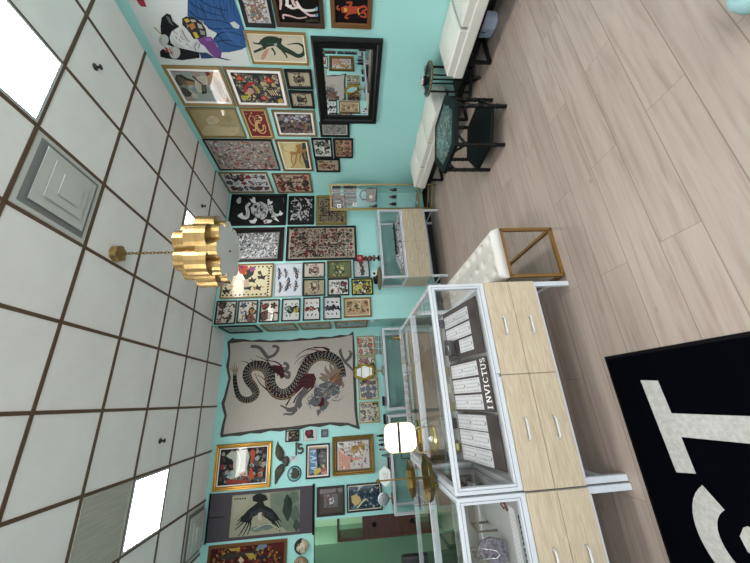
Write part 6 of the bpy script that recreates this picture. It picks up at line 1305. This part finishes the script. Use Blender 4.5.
MB().tube([(-.07, 0, .006), (-.075, 0, .1), (-.05, 0, .15), (0, 0, .17), (.05, 0, .15), (.075, 0, .1), (.07, 0, .006)], .004, mat('pale_gold_wire', 'B5A77A', .3, metal=.8), 8).build('hoop', r)
MB().lathe([(.08, 0), (.08, .006), (.001, .0065)], mat('pale_gold_wire', 'B5A77A'), n=30).build('base', r); MB().lathe([(.012, .0065), (.02, .02), (.01, .035), (.001, .036)], PAPER, n=12).build('knob', r)
tag(r, 'pale gold wire hoop stand with a white knob on the front counter', 'stand')

# ================================================================ DOORMAT
r = empty('doormat', (0, 0, 0)); MAT_ = mat('black_mat_pile', '05060A', 1, spec=0); RUB = mat('black_rubber', '0A0A0D', .8, spec=.1)
X1m, Y1m, X0m, Y0m = .163, 1.815, -1.75, .55
MB().box(X0m, X1m, Y0m, Y1m, .0005, .004, RUB).build('rubber_border', r); MB().box(X0m + .018, X1m - .018, Y0m + .018, Y1m - .018, .004, .009, MAT_).build('pile', r)
inkm = mat('pale_mat_pile', 'B5B4B1', .95, noise=(60, 'A3A29F', 1), bump=(400, .4)); m = MB()
m.prism([(.016, 1.617), (.008, 1.52), (-.143, 1.512), (-.143, .70), (-.238, .70), (-.245, 1.508), (-.393, 1.503), (-.405, 1.598)], .009, .0098, inkm)
def arc(cx, cy, rx, ry, a0, a1, w, n=22):
    P = [(cx + rx * cos(radians(a0 + (a1 - a0) * i / n)), cy + ry * sin(radians(a0 + (a1 - a0) * i / n))) for i in range(n + 1)]; Q = [(cx + (rx - w) * cos(radians(a0 + (a1 - a0) * i / n)), cy + (ry - w) * sin(radians(a0 + (a1 - a0) * i / n))) for i in range(n + 1)]
    for i in range(n): m.prism([P[i], P[i + 1], Q[i + 1], Q[i]], .009, .0098, inkm)
arc(-.625, 1.345, .235, .252, 36, 200, .095); arc(-.625, .95, .235, .25, -150, 20, .095)
m.prism([(-.86, 1.30), (-.76, 1.26), (-.40, 1.0), (-.40, .92), (-.46, .9), (-.84, 1.2)], .009, .00975, inkm)
m.prism([(-.546, 1.37), (-.557, 1.39), (-.594, 1.417), (-.642, 1.41), (-.655, 1.37), (-.62, 1.345), (-.56, 1.35)], .009, .0098, inkm)
m.build('lettering', r); tag(r, 'black doormat with large pale letters ST on the plank floor', 'doormat')
# ================================================================ BEYOND THE DOORWAY
r = empty('wooden_hutch', (-1.99, 6.5, 0)); CH = mat('dark_cherry_wood', '5E2616', .35, noise=((4, 4, 30), '42180E', 1)); m = MB()
w0, w1 = -.22, .5; z1 = 1.83
m.box(w0, w0 + .05, 0, .4, 0, z1, CH).box(w1 - .05, w1, 0, .4, 0, z1, CH).box(w0, w1, 0, .4, z1, z1 + .03, CH).box(w0 + .05, w1 - .05, .38, .4, 0, 1.42, CH).box(w0 + .05, w1 - .05, 0, .4, 1.38, 1.42, CH).box(w0 + .05, w1 - .05, 0, .4, .1, .14, CH); m.build('carcass', r, .004)
for a, b in ((w0 + .05, .14), (.14, w1 - .05)):
    d = MB().box(a + .002, b - .002, -.002, .02, .14, 1.38, CH).build('door', r, .003); MB().box(a + .06, b - .06, -.006, -.002, .22, 1.3, CH).build('raised_panel', d, .003)
    for z in (.55, 1.22): MB().lathe([(.001, .02), (.035, .018), (.04, 0)], BLACKM, n=20, M=Matrix.Translation(((a + b) / 2, -.006, z)) @ Matrix.Rotation(pi / 2, 4, 'X')).build('round_boss', d)
tag(r, 'dark red-brown wooden hutch with an open top seen through the doorway', 'hutch')
r = empty('office_chair', (-1.65, 3.82, 0)); LB = mat('black_leather', '0C0C0E', .45)
MB().box(-.25, .3, -.3, -.23, .5, 1.13, LB).build('backrest', r, .02, 3); MB().box(-.25, .28, -.23, .26, .43, .51, LB).build('seat', r, .025, 3)
for x in (-.27, .3): MB().tube([(x, -.2, .48), (x, -.2, .66), (x, .15, .66), (x, .15, .48)], .016, BLACKM, 8).build('armrest', r)
MB().lathe([(.03, .09), (.03, .43)], mat('chair_steel', '8A8C90', .3, metal=1), n=16).build('gas_lift', r)
b_ = MB()
for k in range(5): a = k * 2 * pi / 5; b_.tube([(0, 0, .1), (.27 * cos(a), .27 * sin(a), .07)], .018, BLACKM, 8)
b_.build('base', r)
for k in range(5): a = k * 2 * pi / 5; MB().lathe([(.001, -.012), (.028, -.012), (.028, .012), (.001, .012)], BLACKM, n=14, M=Matrix.Translation((.27 * cos(a), .27 * sin(a), .028)) @ Matrix.Rotation(a, 4, 'Z') @ Matrix.Rotation(pi / 2, 4, 'X')).build('caster', r)
tag(r, 'black high-backed office chair behind the glass counters near the doorway', 'chair')
r = empty('round_pouf', (1.285, .535, 0)); r.scale = (.6, .6, .6); MB().lathe([(.001, 0), (.09, 0), (.125, .04), (.14, .1), (.13, .16), (.09, .2), (.04, .215), (.001, .218)], mat('pale_turquoise_fabric', '9CC4C8', .8), n=36).build('cushion', r); MB().lathe([(.02, .214), (.018, .222), (.001, .225)], mat('pale_turquoise_fabric', '9CC4C8'), n=16).build('button', r)
tag(r, 'pale turquoise round pouf on the planks, only just inside the picture', 'pouf')
# added panel, out of view, to brighten the back room
r = empty('added_back_room_light', (-1.6, 6.9, 3.0)); MB().box(-.3, .3, -.3, .3, -.02, 0, mat('added_back_room_glow', 'FFF8F0', .5, emit=14.0)).build('diffuser', r); MB().box(-.32, .32, -.32, .32, -.012, -.001, WHITE).build('frame', r); tag(r, 'added unseen square panel that lights the room beyond the doorway', 'ceiling light')
